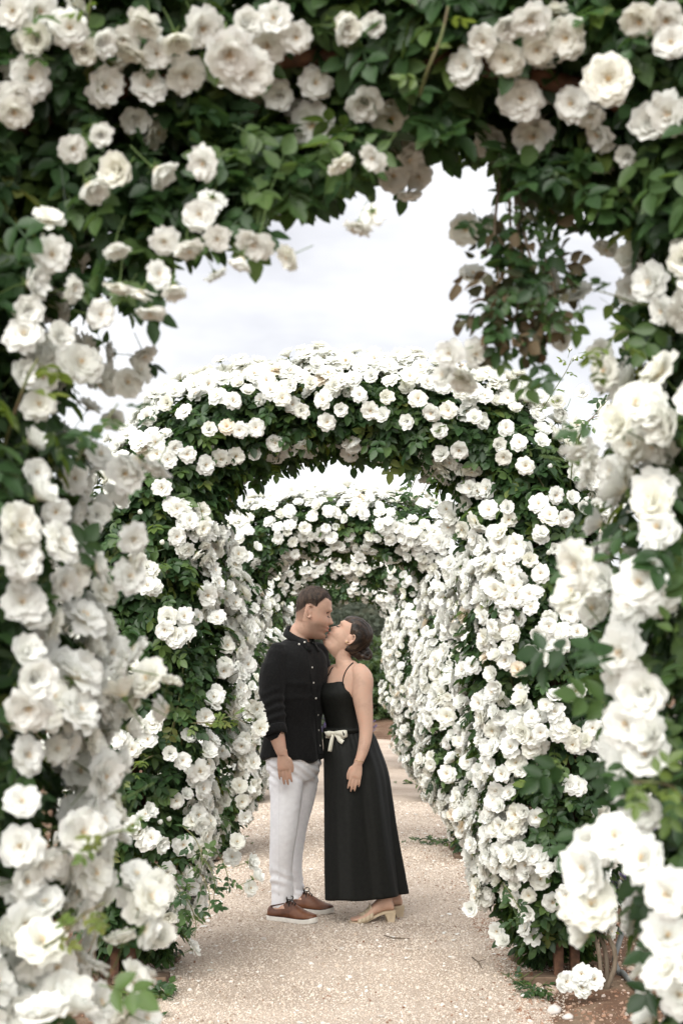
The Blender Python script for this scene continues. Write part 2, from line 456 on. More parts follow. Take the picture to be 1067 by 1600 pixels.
# far wooded hillside
xs = np.linspace(-160, 160, 81); ys = np.linspace(62, 260, 40)
X, Yh = np.meshgrid(xs, ys)
s = np.clip((Yh - 62) / 90, 0, 1); s = s * s * (3 - 2 * s)
Z = s * (9.5 + 2.5 * fbm(np.stack([X.ravel() / 45, Yh.ravel() / 60, 0 * X.ravel()], 1), 21).reshape(X.shape)) - .3
k = len(xs)
fs = [(j * k + i, j * k + i + 1, (j + 1) * k + i + 1, (j + 1) * k + i) for j in range(len(ys) - 1) for i in range(k - 1)]
M['scrub'] = simple('dry_scrub', [(.05, .07, .04), (.09, .10, .06), (.14, .12, .085)], .25, .95, [(2, .6, .3)])
h = link('hill', mesh_of('hill', np.stack([X, Yh, Z], -1).reshape(-1, 3), fs, [M['scrub']])); h['kind'] = 'structure'
HB = BVHTree.FromPolygons([tuple(v.co) for v in h.data.vertices], [tuple(f.vertices) for f in h.data.polygons])
M['wood'] = leafy('far_tree_leaf', (.045, .056, .040), (.065, .078, .052), (.095, .10, .068), .15, .8)
def crown_mesh(seed):
    rg = np.random.default_rng(seed); V = []; F = []; n0 = 0
    for i in range(1800):
        d = unit(rg.normal(size=3)); r = rg.uniform(.55, 1.0); c = d * r * np.array([1, 1, .8]); c[2] += .8
        a = unit(rg.normal(size=3)); b_ = unit(np.cross(a, rg.normal(size=3))); q = rg.uniform(.03, .07)
        V += [c - a * q - b_ * q * .6, c + a * q - b_ * q * .6, c + a * q + b_ * q * .6, c - a * q + b_ * q * .6]; F.append((n0, n0 + 1, n0 + 2, n0 + 3)); n0 += 4
    return mesh_of('far_crown', V, F, [M['wood']], smooth=False)
sources('far_crown', [crown_mesh(i) for i in range(3)])
n = 1500
x = RNG.uniform(-70, 70, n); y = RNG.uniform(64, 150, n)
z = np.array([(lambda q: q[0].z if q[0] is not None else 0)(HB.ray_cast(Vector((a, b_, 60)), Vector((0, 0, -1)))) for a, b_ in zip(x, y)])
scatter('far_woodland', 'far_crown', np.stack([x, y, z - .3], 1), np.stack([0 * x, 0 * x, RNG.uniform(0, 6, n)], 1), RNG.uniform(.9, 2.6, n), RNG.integers(0, 3, n))
# ------------------------------------------------------------------ the couple
YP = 7.93                                   # their distance
def Q(px, py, dy=0.0): return P(px, py, YP + dy)
PXM = 1.0 / (P(534, 1200, YP)[0] - P(533, 1200, YP)[0])          # photo pixels per metre at the couple

def remesh(mb_list, voxel, smooth_it, name):
    """weld closed shapes into one continuous surface"""
    v = np.concatenate([np.concatenate(m.v) for m in mb_list]); f = []; n0 = 0
    for m in mb_list:
        f += [tuple(i + n0 for i in q) for q in m.f]; n0 += m.n
    o = link('tmp', mesh_of('tmp', v, f))
    md = o.modifiers.new('r', 'REMESH'); md.mode = 'VOXEL'; md.voxel_size = voxel
    if smooth_it:
        s = o.modifiers.new('s', 'SMOOTH'); s.factor = .5; s.iterations = smooth_it
    me = bpy.data.meshes.new_from_object(o.evaluated_get(bpy.context.evaluated_depsgraph_get()))
    bpy.data.objects.remove(o)
    co = np.empty(len(me.vertices) * 3); me.vertices.foreach_get('co', co); co = co.reshape(-1, 3)
    me.update(); no = np.empty(len(co) * 3); me.vertex_normals.foreach_get('vector', no); no = no.reshape(-1, 3)
    me.name = name
    me.polygons.foreach_set('use_smooth', np.ones(len(me.polygons), bool))
    return me, co, no

def set_co(me, co): me.vertices.foreach_set('co', np.ascontiguousarray(co, np.float32).ravel()); me.update()
def bvh_of(me): return BVHTree.FromPolygons([tuple(v.co) for v in me.vertices], [tuple(p.vertices) for p in me.polygons])
def pick(bv, px, py):
    a = P(px, py, 3.0); d = Vector(unit(a - np.array([0, 0, EYE])))
    h = bv.ray_cast(Vector((0, 0, EYE)), d)
    return (np.array(h[0]), np.array(h[1])) if h[0] is not None else (None, None)

def torso(mb, secs, f, a, k=40, n=40, power=2.3):
    """sections (centre, half width along a, half depth along f)"""
    key = np.array([np.concatenate([c, [w, t]]) for c, w, t in secs]); s = bent(np.c_[np.arange(len(key)), key], np.linspace(0, len(key) - 1, n))
    th = np.arange(k) * 2 * math.pi / k; c, q = np.cos(th), np.sin(th)
    cu, su = np.sign(c) * abs(c) ** (2 / power), np.sign(q) * abs(q) ** (2 / power)
    mb.rings([r[:3] + np.outer(cu * r[3], a) + np.outer(su * r[4], f) for r in s])
    return s
def limb(mb, keys, k=20, n=28):
    """keys: (point, radius); smooth tapered limb"""
    kk = np.array([np.concatenate([p, [r]]) for p, r in keys]); s = bent(np.c_[np.arange(len(kk)), kk], np.linspace(0, len(kk) - 1, n))
    mb.tube(s[:, :3], np.maximum(s[:, 3], .003), k)
    for e in (0, -1): mb.ball(s[e, :3], s[e, 3] * .98, 10)

def head(mb, O, pitch, yaw_dir, scale, female=False, nz=110, na=96, grow=None):
    """head in profile; O = ear canal; yaw_dir +1 looks +X, -1 looks -X. grow(x,z,y)->offset for hair shells"""
    # z, front x, back x, half width
    K = np.array([[-.128, .030, -.050, .030], [-.121, .074, -.052, .036], [-.112, .092, -.056, .044], [-.100, .098, -.060, .051], [-.085, .0955, -.066, .057], [-.068, .097, -.075, .062],
                  [-.045, .097, -.086, .067], [-.02, .0965, -.095, .0715], [.010, .0945, -.101, .074], [.035, .098, -.103, .0765], [.060, .0955, -.100, .0775], [.085, .086, -.090, .073],
                  [.105, .066, -.073, .060], [.120, .040, -.048, .041], [.127, .016, -.024, .02], [.1285, -.002, -.006, .004]])
    K[:, 2] *= .88 if female else .76
    if female: K[:, 3] *= .95; K[1:6, 1] -= .002
    s = np.interp(np.linspace(0, 1, nz), np.linspace(0, 1, nz), .5 - .5 * np.cos(np.linspace(0, math.pi, nz)))
    zz = -.128 + .2565 * (.55 * s + .45 * np.linspace(0, 1, nz)); B = bent(K, zz)
    th = np.arange(na) * 2 * math.pi / na; rings = []
    g = lambda x, c, w: np.exp(-((x - c) / w) ** 2)
    nose = .031 if not female else .025
    for z, (xf, xb, w) in zip(zz, B):
        xc, ax = (xf + xb) / 2, max((xf - xb) / 2, .001); w = max(w, .002)
        pw = 2.25 if z > -.05 else 2.0
        c, q = np.cos(th), np.sin(th)
        x = xc + ax * np.sign(c) * abs(c) ** (2 / pw); y = w * np.sign(q) * abs(q) ** (2 / pw)
        fr = np.clip((c - .15) / .5, 0, 1)
        if -.115 < z < -.03: y = y * (1 - .16 * fr * np.clip((-.03 - z) / .05, 0, 1))      # cheeks run in to the chin
        zn = np.clip((.022 - z) / .050, 0, 1) if z > -.028 else np.clip((z + .045) / .017, 0, 1)
        dx = nose * zn ** 1.1 * g(y, 0, .0075 + .0075 * np.clip((.02 - z) / .05, 0, 1))
        dx += .010 * g(z, .034, .011) * (g(y, .028, .018) + g(y, -.028, .018)) - .011 * g(z, .012, .012) * (g(y, .030, .015) + g(y, -.030, .015))
        dx += .006 * g(z, .010, .007) * (g(y, .030, .012) + g(y, -.030, .012))                # closed lids
        lipw = g(y, 0, .021)
        dx += lipw * (.0145 * g(z, -.0535, .0062) + .014 * g(z, -.0685, .0068) - .004 * g(z, -.0612, .0028) - .004 * g(z, -.084, .006) + .006 * g(z, -.103, .011))
        dx += .004 * g(z, -.028, .016) * (g(y, .04, .016) + g(y, -.04, .016))
        x = x + dx * (c > 0) * np.clip(c / .25, 0, 1)
        if grow is not None:
            d = grow(x, y, np.full(na, z)); nx, ny = (x - xc) / ax ** 2, y / w ** 2; nn = np.hypot(nx, ny) + 1e-9
            up = np.clip((z - .06) / .07, 0, 1); x = x + d * nx / nn * (1 - .6 * up); y = y + d * ny / nn * (1 - .6 * up); zr = z + d * up
        else: zr = np.full(na, z)
        rings.append(np.stack([x, y, zr], 1))
    R = np.array(rings)
    cp, sp = math.cos(pitch), math.sin(pitch)                                                  # pitch > 0 = face turned up
    def tf(v):
        v = np.asarray(v, float) * scale
        x, y, z = v[..., 0], v[..., 1], v[..., 2]
        X, Zq = x * cp - z * sp, x * sp + z * cp
        return np.stack([X * yaw_dir, y * yaw_dir, Zq], -1) + O
    if mb is not None:
        mb.rings(list(tf(R)))
    return R, tf

def ear(mb, tf, side):
    w = .071 * side
    rg = np.linspace(-.5, math.pi * 1.35, 16)
    pts = np.stack([-.010 - .0165 * np.cos(rg * 1 + .35) * -1, np.full(16, w) + side * .009, .004 + .030 * np.sin(rg)], 1)
    pts[:, 0] = -.006 - .017 * np.sin(rg * .9 - .1); pts[:, 2] = .004 + .031 * np.cos(rg * .9 - .1)
    pts[:, 1] += side * .007 * np.sin(np.linspace(0, math.pi, 16))
    mb.tube(tf(pts), .0048, 8)
    mb.ball(tf(np.array([-.006, w + side * .002, .004])), (.016, .007, .025), 12)
    mb.ball(tf(np.array([.002, w + side * .007, -.023])), (.0075, .006, .009), 8)

def hand(mb, W, dn, ac, bk, s=1.0, curl=.5, spread=.12, wr=.028):
    """W wrist, dn towards the fingers, ac across towards the thumb, bk out of the back of the hand"""
    dn, ac = unit(dn), unit(ac); bk = unit(bk - dn * (bk @ dn)); ac = unit(ac - dn * (ac @ dn) - bk * (ac @ bk))
    secs = []
    for t, w, th in ((-.02, wr, wr * .8), (0, wr * .95, wr * .72), (.02, .032 * s, .017 * s), (.05, .0365 * s, .0155 * s), (.078, .0375 * s, .0135 * s), (.088, .035 * s, .011 * s)):
        secs.append((W + dn * t * s + ac * .002 * s - bk * .004 * (t / .09), w, th))
    torso(mb, secs, bk, ac, 22, 18, 2.4)
    L = [.084, .096, .090, .070]
    for i in range(4):
        u = (1.5 - i); base = W + dn * (.080 - .003 * abs(u) - (.006 if i == 3 else 0)) * s + ac * u * .0186 * s - bk * .004
        d = unit(dn + ac * u * spread * .55); ln = L[i] * s; pts = [base - d * .016 * s, base]; ang = curl * .35; p = base.copy()
        for seg, sh in ((.45, .30), (.30, .55), (.25, .5)):
            dd = unit(d * math.cos(ang) - bk * math.sin(ang)); p = p + dd * ln * seg; pts.append(p.copy()); ang += curl * sh * (1 + .12 * i)
        r = np.array([.0088, .0092, .0084, .0076, .0060]) * s * (1 if i < 3 else .86)
        limb(mb, list(zip(pts, r)), 12, 18)
    b = W + dn * .026 * s + ac * .026 * s - bk * .004
    pts = [b - ac * .012, b + ac * .008 * s + dn * .008 * s, b + ac * .019 * s + dn * .034 * s - bk * .006, b + ac * .020 * s + dn * .058 * s - bk * .014, b + ac * .017 * s + dn * .076 * s - bk * .020]
    limb(mb, list(zip(pts, np.array([.013, .0135, .0105, .0095, .0068]) * s)), 12, 18)

def shoe_foot(mb, heel, yaw, s, hs, ankle_r, up):
    """bare foot; heel = ground point under the heel, hs = heel lift"""
    fd = np.array([math.cos(yaw), math.sin(yaw), 0]); sd = np.array([-fd[1], fd[0], 0]); secs = []
    for x, z0, h, w in ((.004, 1, .03, .012), (.014, 1, .055, .026), (.035, 1, .085, .031), (.060, .92, .088, .031), (.085, .78, .076, .031), (.115, .55, .062, .034), (.145, .26, .050, .039), (.17, .06, .040, .042), (.195, 0, .030, .040), (.215, 0, .023, .035), (.232, 0, .016, .024), (.238, 0, .008, .012)):
        c = heel + fd * x * s + np.array([0, 0, .012 + hs * z0 + h * s / 2]); secs.append((c, w * s, h * s / 2))
    torso(mb, secs, np.array([0, 0, 1.0]), sd, 22, 40, 2.2)
    for i, (u, l) in enumerate(((.022, .245), (.006, .240), (-.008, .232), (-.020, .222), (-.031, .210))):
        p = heel + fd * (l - .02) * s + sd * u * s * up + np.array([0, 0, .012 + .010]); mb.ball(p, (.013 if i == 0 else .010) * np.array([1, .8, .75]) * s, 10)
    return fd, sd

# skin, cloth
def skin_mat(name, base, dark, red):
    m, t, b, o = material(name)
    b.inputs['Roughness'].default_value = .58; b.inputs['Specular IOR Level'].default_value = .35
    b.inputs['Subsurface Weight'].default_value = .12; b.inputs['Subsurface Radius'].default_value = (.012, .005, .003); b.inputs['Subsurface Scale'].default_value = 1
    n, r = noise_color(t, None, [tuple(x * .86 for x in dark), base, tuple(x * y for x, y in zip(red, (1.06, .96, .93)))], 16, 8, (.25, .75), rough=.7)
    at = t.nodes.new('ShaderNodeAttribute'); at.attribute_name = 'stubble'
    mxs = t.nodes.new('ShaderNodeMix'); mxs.data_type = 'RGBA'; mxs.inputs['B'].default_value = (.16, .095, .065, 1)
    t.links.new(at.outputs['Fac'], mxs.inputs['Factor']); t.links.new(r.outputs['Color'], mxs.inputs['A'])
    al = t.nodes.new('ShaderNodeAttribute'); al.attribute_name = 'lips'
    mxl = t.nodes.new('ShaderNodeMix'); mxl.data_type = 'RGBA'; mxl.inputs['B'].default_value = (.36, .12, .10, 1)
    t.links.new(al.outputs['Fac'], mxl.inputs['Factor']); t.links.new(mxs.outputs['Result'], mxl.inputs['A']); t.links.new(mxl.outputs['Result'], b.inputs['Base Color'])
    bump(t, b, 400, .25, .001, 3); bump(t, b, 60, .12, .003, 4)
    return m
M['skin_m'] = skin_mat('mans_skin', (.575, .365, .275), (.535, .335, .245), (.60, .37, .28))
M['skin_w'] = skin_mat('womans_skin', (.58, .375, .28), (.54, .34, .25), (.60, .38, .285))
M['shirt'] = simple('black_linen', [(.0065, .0065, .007), (.013, .013, .013)], 120, .92, [(700, .5, .001, 2, (1, 1, .12)), (700, .5, .001, 2, (.12, .12, 1)), (26, .35, .006, 5)], spec=.15, sheen=.06)
M['dress'] = simple('black_crepe', [(.0045, .005, .004), (.008, .0085, .007)], 60, .62, [(900, .3, .0006), (14, .2, .006, 4, (1, 1, .25))], spec=.22)
M['denim'] = simple('white_denim', [(.84, .84, .87), (.90, .90, .93)], 40, .85, [(900, .4, .0006, 2, (1, 1, .3)), (45, .35, .004, 5)], spec=.2)
M['button'] = simple('shell_button', [(.62, .60, .54), (.78, .76, .70)], 200, .35)
M['ribbon'] = simple('cream_ribbon', [(.66, .64, .54), (.76, .74, .64)], 40, .6, [(40, .25, .003)])
M['leather'] = simple('brown_leather', [(.075, .024, .010), (.13, .046, .019), (.18, .07, .03)], 14, .42, [(260, .2, .001), (20, .2, .004)], spec=.45)
M['dark_leather'] = simple('dark_leather', [(.05, .02, .012), (.09, .035, .02)], 30, .5)
M['sole'] = simple('white_sole', [(.66, .63, .58), (.76, .73, .68)], 40, .7, [(90, .2, .001)])
M['lace'] = simple('dark_lace', [(.012, .010, .009), (.03, .024, .02)], 100, .9)
M['sandal'] = simple('beige_leather', [(.52, .42, .29), (.62, .51, .37)], 30, .5, [(120, .15, .001)])
M['gold'] = simple('gold', [(.75, .55, .25), (.85, .66, .34)], 30, .25, metal=1)
def hair_mat(name, cols, vs, rough=.45, sc=60):
    m = simple(name, cols, sc, rough, [(240, .7, .003, 3, vs)], spec=.4, vscale=vs, detail=5); return m
M['hair_m'] = hair_mat('short_brown_hair', [(.020, .013, .009), (.05, .032, .022), (.085, .056, .04)], (1, 1, .35), .7)
M['hair_w'] = hair_mat('dark_brown_hair', [(.008, .005, .004), (.024, .015, .010), (.075, .046, .030)], (.35, 1.6, .35), .32)

# ============================================================ man
PH = math.radians(40)
mf = np.array([math.cos(PH), -math.sin(PH), 0]); ma = np.array([math.sin(PH), math.cos(PH), 0])     # facing, towards his far shoulder
MBASE = G(455, 1441, .02); MBASE[2] = floor_z(MBASE[0], MBASE[1])
man = empty('person', MBASE, 'Man in black linen shirt and white jeans, eyes closed, kissing the woman', 'person', 'couple kissing on the gravel path')
UP = np.array([0, 0, 1.0])
body = MB()
torso(body, [(Q(466, 1002), .07, .065), (Q(462, 1010), .12, .08), (Q(463, 1028), .150, .09), (Q(465, 1052), .170, .105), (Q(464, 1088), .172, .112), (Q(461, 1122), .155, .105), (Q(459, 1155), .155, .11), (Q(459, 1185), .14, .10), (Q(460, 1205), .12, .09)], mf, ma)
MO = Q(485.5, 957.5, -.012) + ma * 0
R, mtf = head(body, MO, math.radians(-13), 1, 1.10)
limb(body, [(mtf(np.array([-.016, 0, -.02])), .058), (mtf(np.array([-.018, 0, -.085])), .055), (Q(469.5, 986), .056), (Q(465, 1003), .062), (Q(462, 1018), .07)], 28)
ear(body, mtf, -1); ear(body, mtf, 1)
# near arm (his right), with the hand hanging by the thigh
limb(body, [(Q(438, 1028, -.10), .048), (Q(427, 1060, -.155), .050), (Q(423, 1100, -.18), .047), (Q(427, 1125, -.205), .046), (Q(433, 1150, -.225), .042), (Q(440, 1176, -.245), .029)], 22)
hand(body, Q(441, 1178, -.247), Q(445, 1216, -.262) - Q(441, 1178, -.247), np.array([1, -.12, .12]), np.array([-.12, -1, .08]), .96, .42, .08, .028)
# far arm round the woman's back
limb(body, [(Q(496, 1024, .13), .06), (Q(508, 1065, .23), .05), (Q(518, 1098, .30), .045), (Q(528, 1105, .27), .04), (Q(540, 1112, .21), .028)], 20)
hand(body, Q(541, 1112, .205), np.array([1, -.25, -.1]), np.array([0, .1, 1]), np.array([.2, 1, 0]), .95, .5, .12, .028)
for keys in ([(Q(449, 1205, -.05), .07), (Q(447, 1250, -.08), .066), (Q(443, 1300, -.10), .056), (Q(439, 1345, -.09), .054), (Q(441, 1398, -.075), .032), (Q(441, 1410, -.07), .027)],
             [(Q(470, 1205, .05), .07), (Q(468, 1250, .09), .064), (Q(461, 1300, .12), .052), (Q(457, 1345, .16), .050), (Q(462, 1385, .195), .030), (Q(463, 1396, .20), .027)]):
    limb(body, keys, 20)
for hp, yaw in ((G(423, 1438, .022), math.radians(-30)), (G(449, 1423, .022), math.radians(-27))):
    hp = hp.copy(); hp[2] = floor_z(hp[0], hp[1]); shoe_foot(body, hp + np.array([.015 * math.cos(yaw), .015 * math.sin(yaw), .016]), yaw, .86, .004, .04, 1)
me, co, no = remesh([body], .0042, 3, 'body')
def head_attr(me, co, O, pitch, yd, sc, stub):
    d = (co - O) / sc; x = d[:, 0] * yd; z = d[:, 2]; y = d[:, 1] * yd; cp, sp = math.cos(pitch), math.sin(pitch)
    lx, lz = x * cp + z * sp, -x * sp + z * cp
    near = (np.linalg.norm(d, axis=1) < .17)
    lips = near * np.exp(-(y / .02) ** 4) * np.exp(-((lz + .061) / .0125) ** 4) * (lx > .085)
    a = me.attributes.new('lips', 'FLOAT', 'POINT'); a.data.foreach_set('value', (lips * .75).astype(np.float32))
    st = np.zeros(len(co))
    if stub:
        beard = np.clip((-.030 - lz) / .03, 0, 1) * np.clip((lx + .01) / .03, 0, 1) * np.clip((.14 + lz) / .02, 0, 1)
        fade = np.clip((lz + .075) / .07, 0, 1) * np.clip((.022 - lx) / .012, 0, 1) * np.where((lx > -.03) & (lz < .036), 0, 1) * .82
        fade = np.maximum(fade, .82 * np.clip((lz - .035 - np.clip(lx - .022, 0, 1) * 1.2) / .01, 0, 1) * (lx < .075))
        st = near * (beard * .55 * (1 - lips) + fade)
    a = me.attributes.new('stubble', 'FLOAT', 'POINT'); a.data.foreach_set('value', st.astype(np.float32))
head_attr(me, co, MO, math.radians(-13), 1, 1.10, True)
MAN_BVH = bvh_of(me)
set_co(me, co - MBASE); me.materials.append(M['skin_m']); link('body', me, man)

def hair_shell(name, mats, root, base, O, pitch, yd, sc, grow, female, noise):
    R, tf = head(None, O, pitch, yd, sc, female, grow=grow)
    nz, na = R.shape[:2]; mask = np.array([[grow(np.array([x]), np.array([y]), np.array([z]))[0] for x, y, z in row] for row in HEADREF[female]])
    V = R.reshape(-1, 3).copy(); cen = np.array([-.005, 0, .02]); dirs = unit(V - cen)
    V += dirs * (noise(V))[:, None] * (mask.reshape(-1) > 0)[:, None]
    F = [(i * na + j, i * na + (j + 1) % na, (i + 1) * na + (j + 1) % na, (i + 1) * na + j) for i in range(nz - 1) for j in range(na)
         if max(mask[i, j], mask[i, (j + 1) % na], mask[i + 1, j], mask[i + 1, (j + 1) % na]) > -.0035]
    W = tf(V) - base; used = sorted({q for f in F for q in f}); mp_ = {u: i for i, u in enumerate(used)}
    return link(name, mesh_of(name, W[used], [tuple(mp_[q] for q in f) for f in F], mats), root), tf
def tufts(o_sh, n, ln, wd, fwd, name, mat, root, rg, skin=None, off=None):
    # short hairs standing on the hair, so that its outline is not a cap
    me = o_sh.data; fs_ = list(me.polygons); ar = np.array([f.area for f in fs_]); idx = rg.choice(len(fs_), n, p=ar / ar.sum()); mb = MB()
    V = np.array([v.co for v in me.vertices])
    for i in idx:
        f = fs_[i]; w_ = rg.dirichlet(np.ones(len(f.vertices))); p = w_ @ V[list(f.vertices)]; nn = np.array(f.normal); d = unit(nn * .6 + fwd + rg.normal(0, .35, 3)); s_ = unit(np.cross(d, rg.normal(size=3))) * wd
        
        if skin is not None:
            h_ = skin.find_nearest(Vector(p + off)); 
            if h_[0] is None or (Vector(p + off) - h_[0]).dot(h_[1]) < .0012: continue
        l_ = ln * rg.uniform(.6, 1.3); mb.add([p - nn * .002 - s_, p - nn * .002 + s_, p + d * l_], [(0, 1, 2)])
    o = mb.build(name, mat, root, (0, 0, 0), smooth=False); o['kind'] = 'stuff'
HEADREF = {False: head(None, np.zeros(3), 0, 1, 1.0, False)[0], True: head(None, np.zeros(3), 0, 1, 1.0, True)[0]}

def man_grow(x, y, z):
    # hairline: forehead -> temple -> in front of the ear -> over and behind the ear -> nape
    lim = np.where(x > .055, .079 + (.09 - x) * .35, np.where(x > .028, .052 + (x - .028) * 1.35, np.where(x > .012, -.005 + 0 * x, np.where(x > -.03, .038 + 0 * x, -.045 - (x + .03) * .18))))
    lim = np.where(x < .055, np.maximum(lim, .034 - .05 * np.clip(-(x + .02) / .05, 0, 1)), lim)
    d = np.clip((z - lim) / .03, -.25, 1)
    side = np.clip((z - .02) / .07, 0, 1)
    return np.where(d > 0, d * (.003 + .006 * side + .006 * np.clip((x - .03) / .05, 0, 1) * side), .012 * d)
hair_mo, _ = hair_shell('hair', [M['hair_m']], man, MBASE, MO, math.radians(-13), 1, 1.10, man_grow, False, lambda v: .0012 * vnoise(v * 160, 3) + .0010 * vnoise(v * 300, 4))
tufts(hair_mo, 5000, .0085, .0008, np.array([.5, 0, -.1]), 'short_hairs', M['hair_m'], man, np.random.default_rng(3), MAN_BVH, MBASE)
# brow and closed lashes
def stroke(bv, pxs, r, name, mat, root, base, lift=.0005):
    pts = [pick(bv, x, y) for x, y in pxs]; pts = [p + n * lift for p, n in pts if p is not None]
    if len(pts) < 2: return
    mb = MB(); mb.tube(pts, np.linspace(r, r * .45, len(pts)), 6); mb.build(name, mat, root, base)
stroke(MAN_BVH, [(511.5, 963.2), (513.5, 964.4), (515.5, 964.6), (517.2, 964)], .0030, 'eyelashes', M['hair_m'], man, MBASE)
stroke(MAN_BVH, [(510.5, 957.5), (514, 956.5), (517.5, 957), (520, 959)], .0046, 'eyebrow', M['hair_m'], man, MBASE)

# shirt: torso and sleeves welded, wrinkled
sh = MB()
torso(sh, [(Q(463, 999), .062, .06), (Q(462, 1007), .120, .088), (Q(463, 1024), .188, .115), (Q(464.5, 1052), .200, .130), (Q(463.5, 1088), .188, .127), (Q(460, 1122), .172, .122), (Q(458, 1155), .178, .134), (Q(457.5, 1184), .186, .146)], mf, ma, 56, 60)
limb(sh, [(Q(434, 1021, -.12), .066), (Q(427, 1055, -.155), .073), (Q(424, 1095, -.185), .066), (Q(427, 1125, -.21), .062), (Q(429, 1143, -.225), .056)], 26)
limb(sh, [(Q(494, 1021, .12), .072), (Q(507, 1065, .23), .064), (Q(518, 1099, .30), .058), (Q(530, 1106, .27), .052)], 24)
me, co, no = remesh([sh], .0075, 10, 'shirt')
px_, py_, _ = project(co); arm = np.clip((450 - px_) / 10, 0, 1) * (py_ > 1035) * (py_ < 1150)
w = .0055 * fbm(co * np.array([14, 14, 7]), 31) + .0055 * arm * np.sin(py_ * .42 + 2.2 * vnoise(co * 9, 7) + px_ * .12) * np.clip((py_ - 1060) / 50, 0, 1)
drape = np.clip((py_ - 1085) / 60, 0, 1) * (1 - arm)
w += .006 * drape * np.sin((co @ ma) * 44 + 1.3 * vnoise(co * 4, 3)) + .005 * np.exp(-((py_ - 1088 - 4 * vnoise(co * 10, 4)) / 4.5) ** 2) * (1 - arm) + .004 * np.exp(-((py_ - 1068 - 4 * vnoise(co * 8, 5)) / 4) ** 2) * (1 - arm)
w += .006 * np.clip((py_ - 1000) / 10, 0, 1) * vnoise(co * np.array([10, 10, 5]), 91) * (1 - arm)
hemz = np.clip((py_ - 1165) / 16, 0, 1) * (px_ > 407)
co = co + no * w[:, None]
co[:, 2] += hemz * (-.014 * np.exp(-((px_ - 487) / 24) ** 2) + .014 * np.exp(-((px_ - 438) / 20) ** 2))
SHIRT_BVH = None
set_co(me, co); SHIRT_BVH = bvh_of(me); set_co(me, co - MBASE); me.materials.append(M['shirt']); shirt = link('shirt', me, man)
def on_cloth(bv, px, py, lift): 
    p, n = pick(bv, px, py); return p + n * lift, n
for (x, y) in ((487, 1043), (489, 1067), (493, 1091), (496, 1117), (497, 1141), (499, 1165)):
    p, n = pick(SHIRT_BVH, x, y)
    if p is None: continue
    mb = MB(); mb.tube([p + n * .002, p + n * .0062], [.0056, .0050], 12); mb.build('button', M['button'], shirt, MBASE)
rows = [(482, 1014), (484, 1026), (486, 1040), (488, 1055), (490, 1070), (492, 1085), (494, 1100), (495.5, 1117), (497, 1135), (498, 1150), (499, 1166), (500, 1178)]
A, B, C = [], [], []
for x, y in rows:
    p, n = pick(SHIRT_BVH, x - 4.5, y); q, n2 = pick(SHIRT_BVH, x + 3.0, y)
    if p is None or q is None: continue
    A.append(p + n * .0006); B.append((p * .8 + q * .2) + n * .0042); C.append(q + n2 * .003)
mb = MB(); mb.strip(A, B); mb.strip(B, C); mb.build('placket', M['shirt'], shirt, MBASE)
# collar: a stand round the neck and the folded points
cc = Q(468.5, 991.5); th = np.linspace(math.radians(18), math.radians(342), 41); A, B, C = [], [], []
for t in th:
    d = mf * math.cos(t) * .072 + ma * math.sin(t) * .069; frn = max(0, math.cos(t)); zt = -math.cos(t) * .040
    up = cc + d + UP * (zt + .006)
    pt = max(0, (abs(t - math.pi) - 2.25) / .58)                                   # towards the points
    out = unit(d); lo = up + out * (.022 + .012 * pt) - UP * (.036 + .030 * min(pt, 1.0)) + mf * .012 * pt
    A.append(up - UP * .022 - out * .004); B.append(up + UP * .004 + out * .004); C.append(lo)
mb = MB(); mb.strip(A, B); mb.strip(B, C); co_ = mb.build('collar', M['shirt'], shirt, MBASE); sd_ = co_.modifiers.new('solid', 'SOLIDIFY'); sd_.thickness = .004; sd_.offset = 0
for (x, y) in ((476, 1003.5), (467.5, 1006.5)):
    p, n = pick(SHIRT_BVH, x, y); p = p - unit(p - EYEP0) * .026 if False else p
    d = unit(np.array([0, 0, EYE]) - p); mb = MB(); mb.tube([p + d * .024, p + d * .029], [.006, .0054], 10); mb.build('button', M['button'], shirt, MBASE)
# rolled cuff
c0, c1 = Q(428, 1136, -.218), Q(430.5, 1148, -.232); ax = unit(c1 - c0); mb = MB(); a1 = unit(np.cross(ax, UP + mf)); b1 = np.cross(ax, a1); rings = []
for i, (t, r) in enumerate(((-.1, .050), (-.1, .0605), (.1, .0655), (.5, .0665), (.9, .064), (1.1, .058), (1.05, .048), (.6, .044))):
    q = np.arange(32) * 2 * math.pi / 32; rr = r * (1 + .03 * np.sin(3 * q + i * .4) + .02 * np.sin(7 * q + i)); rings.append(c0 + (c1 - c0) * t + np.outer(np.cos(q) * rr, a1) + np.outer(np.sin(q) * rr, b1))
mb.rings(rings, False); mb.build('cuff', M['shirt'], shirt, MBASE)
mb = MB(); mb.box(Q(0, 0) * 0 + (on_cloth(SHIRT_BVH, 505, 1052, .002)[0]), (.001, .001, .001)) if False else None

# trousers
tr = MB()
torso(tr, [(Q(459, 1158), .155, .112), (Q(459, 1180), .166, .122), (Q(459, 1200), .160, .122), (Q(459, 1218), .12, .10)], mf, ma, 48, 20)
limb(tr, [(Q(447, 1200, -.045), .092), (Q(447, 1225, -.065), .094), (Q(446.5, 1250, -.08), .086), (Q(443.5, 1300, -.10), .0735), (Q(439, 1350, -.09), .064), (Q(441, 1390, -.075), .061), (Q(441.5, 1414, -.07), .0615)], 28, 50)
limb(tr, [(Q(472, 1200, .045), .092), (Q(471, 1225, .075), .090), (Q(468.5, 1250, .09), .080), (Q(461, 1300, .12), .062), (Q(456, 1350, .16), .057), (Q(461, 1385, .195), .049), (Q(463, 1401, .20), .049)], 28, 50)
me, co, no = remesh([tr], .0062, 3, 'jeans')
px_, py_, _ = project(co)
w = .0022 * fbm(co * np.array([16, 16, 10]), 51)
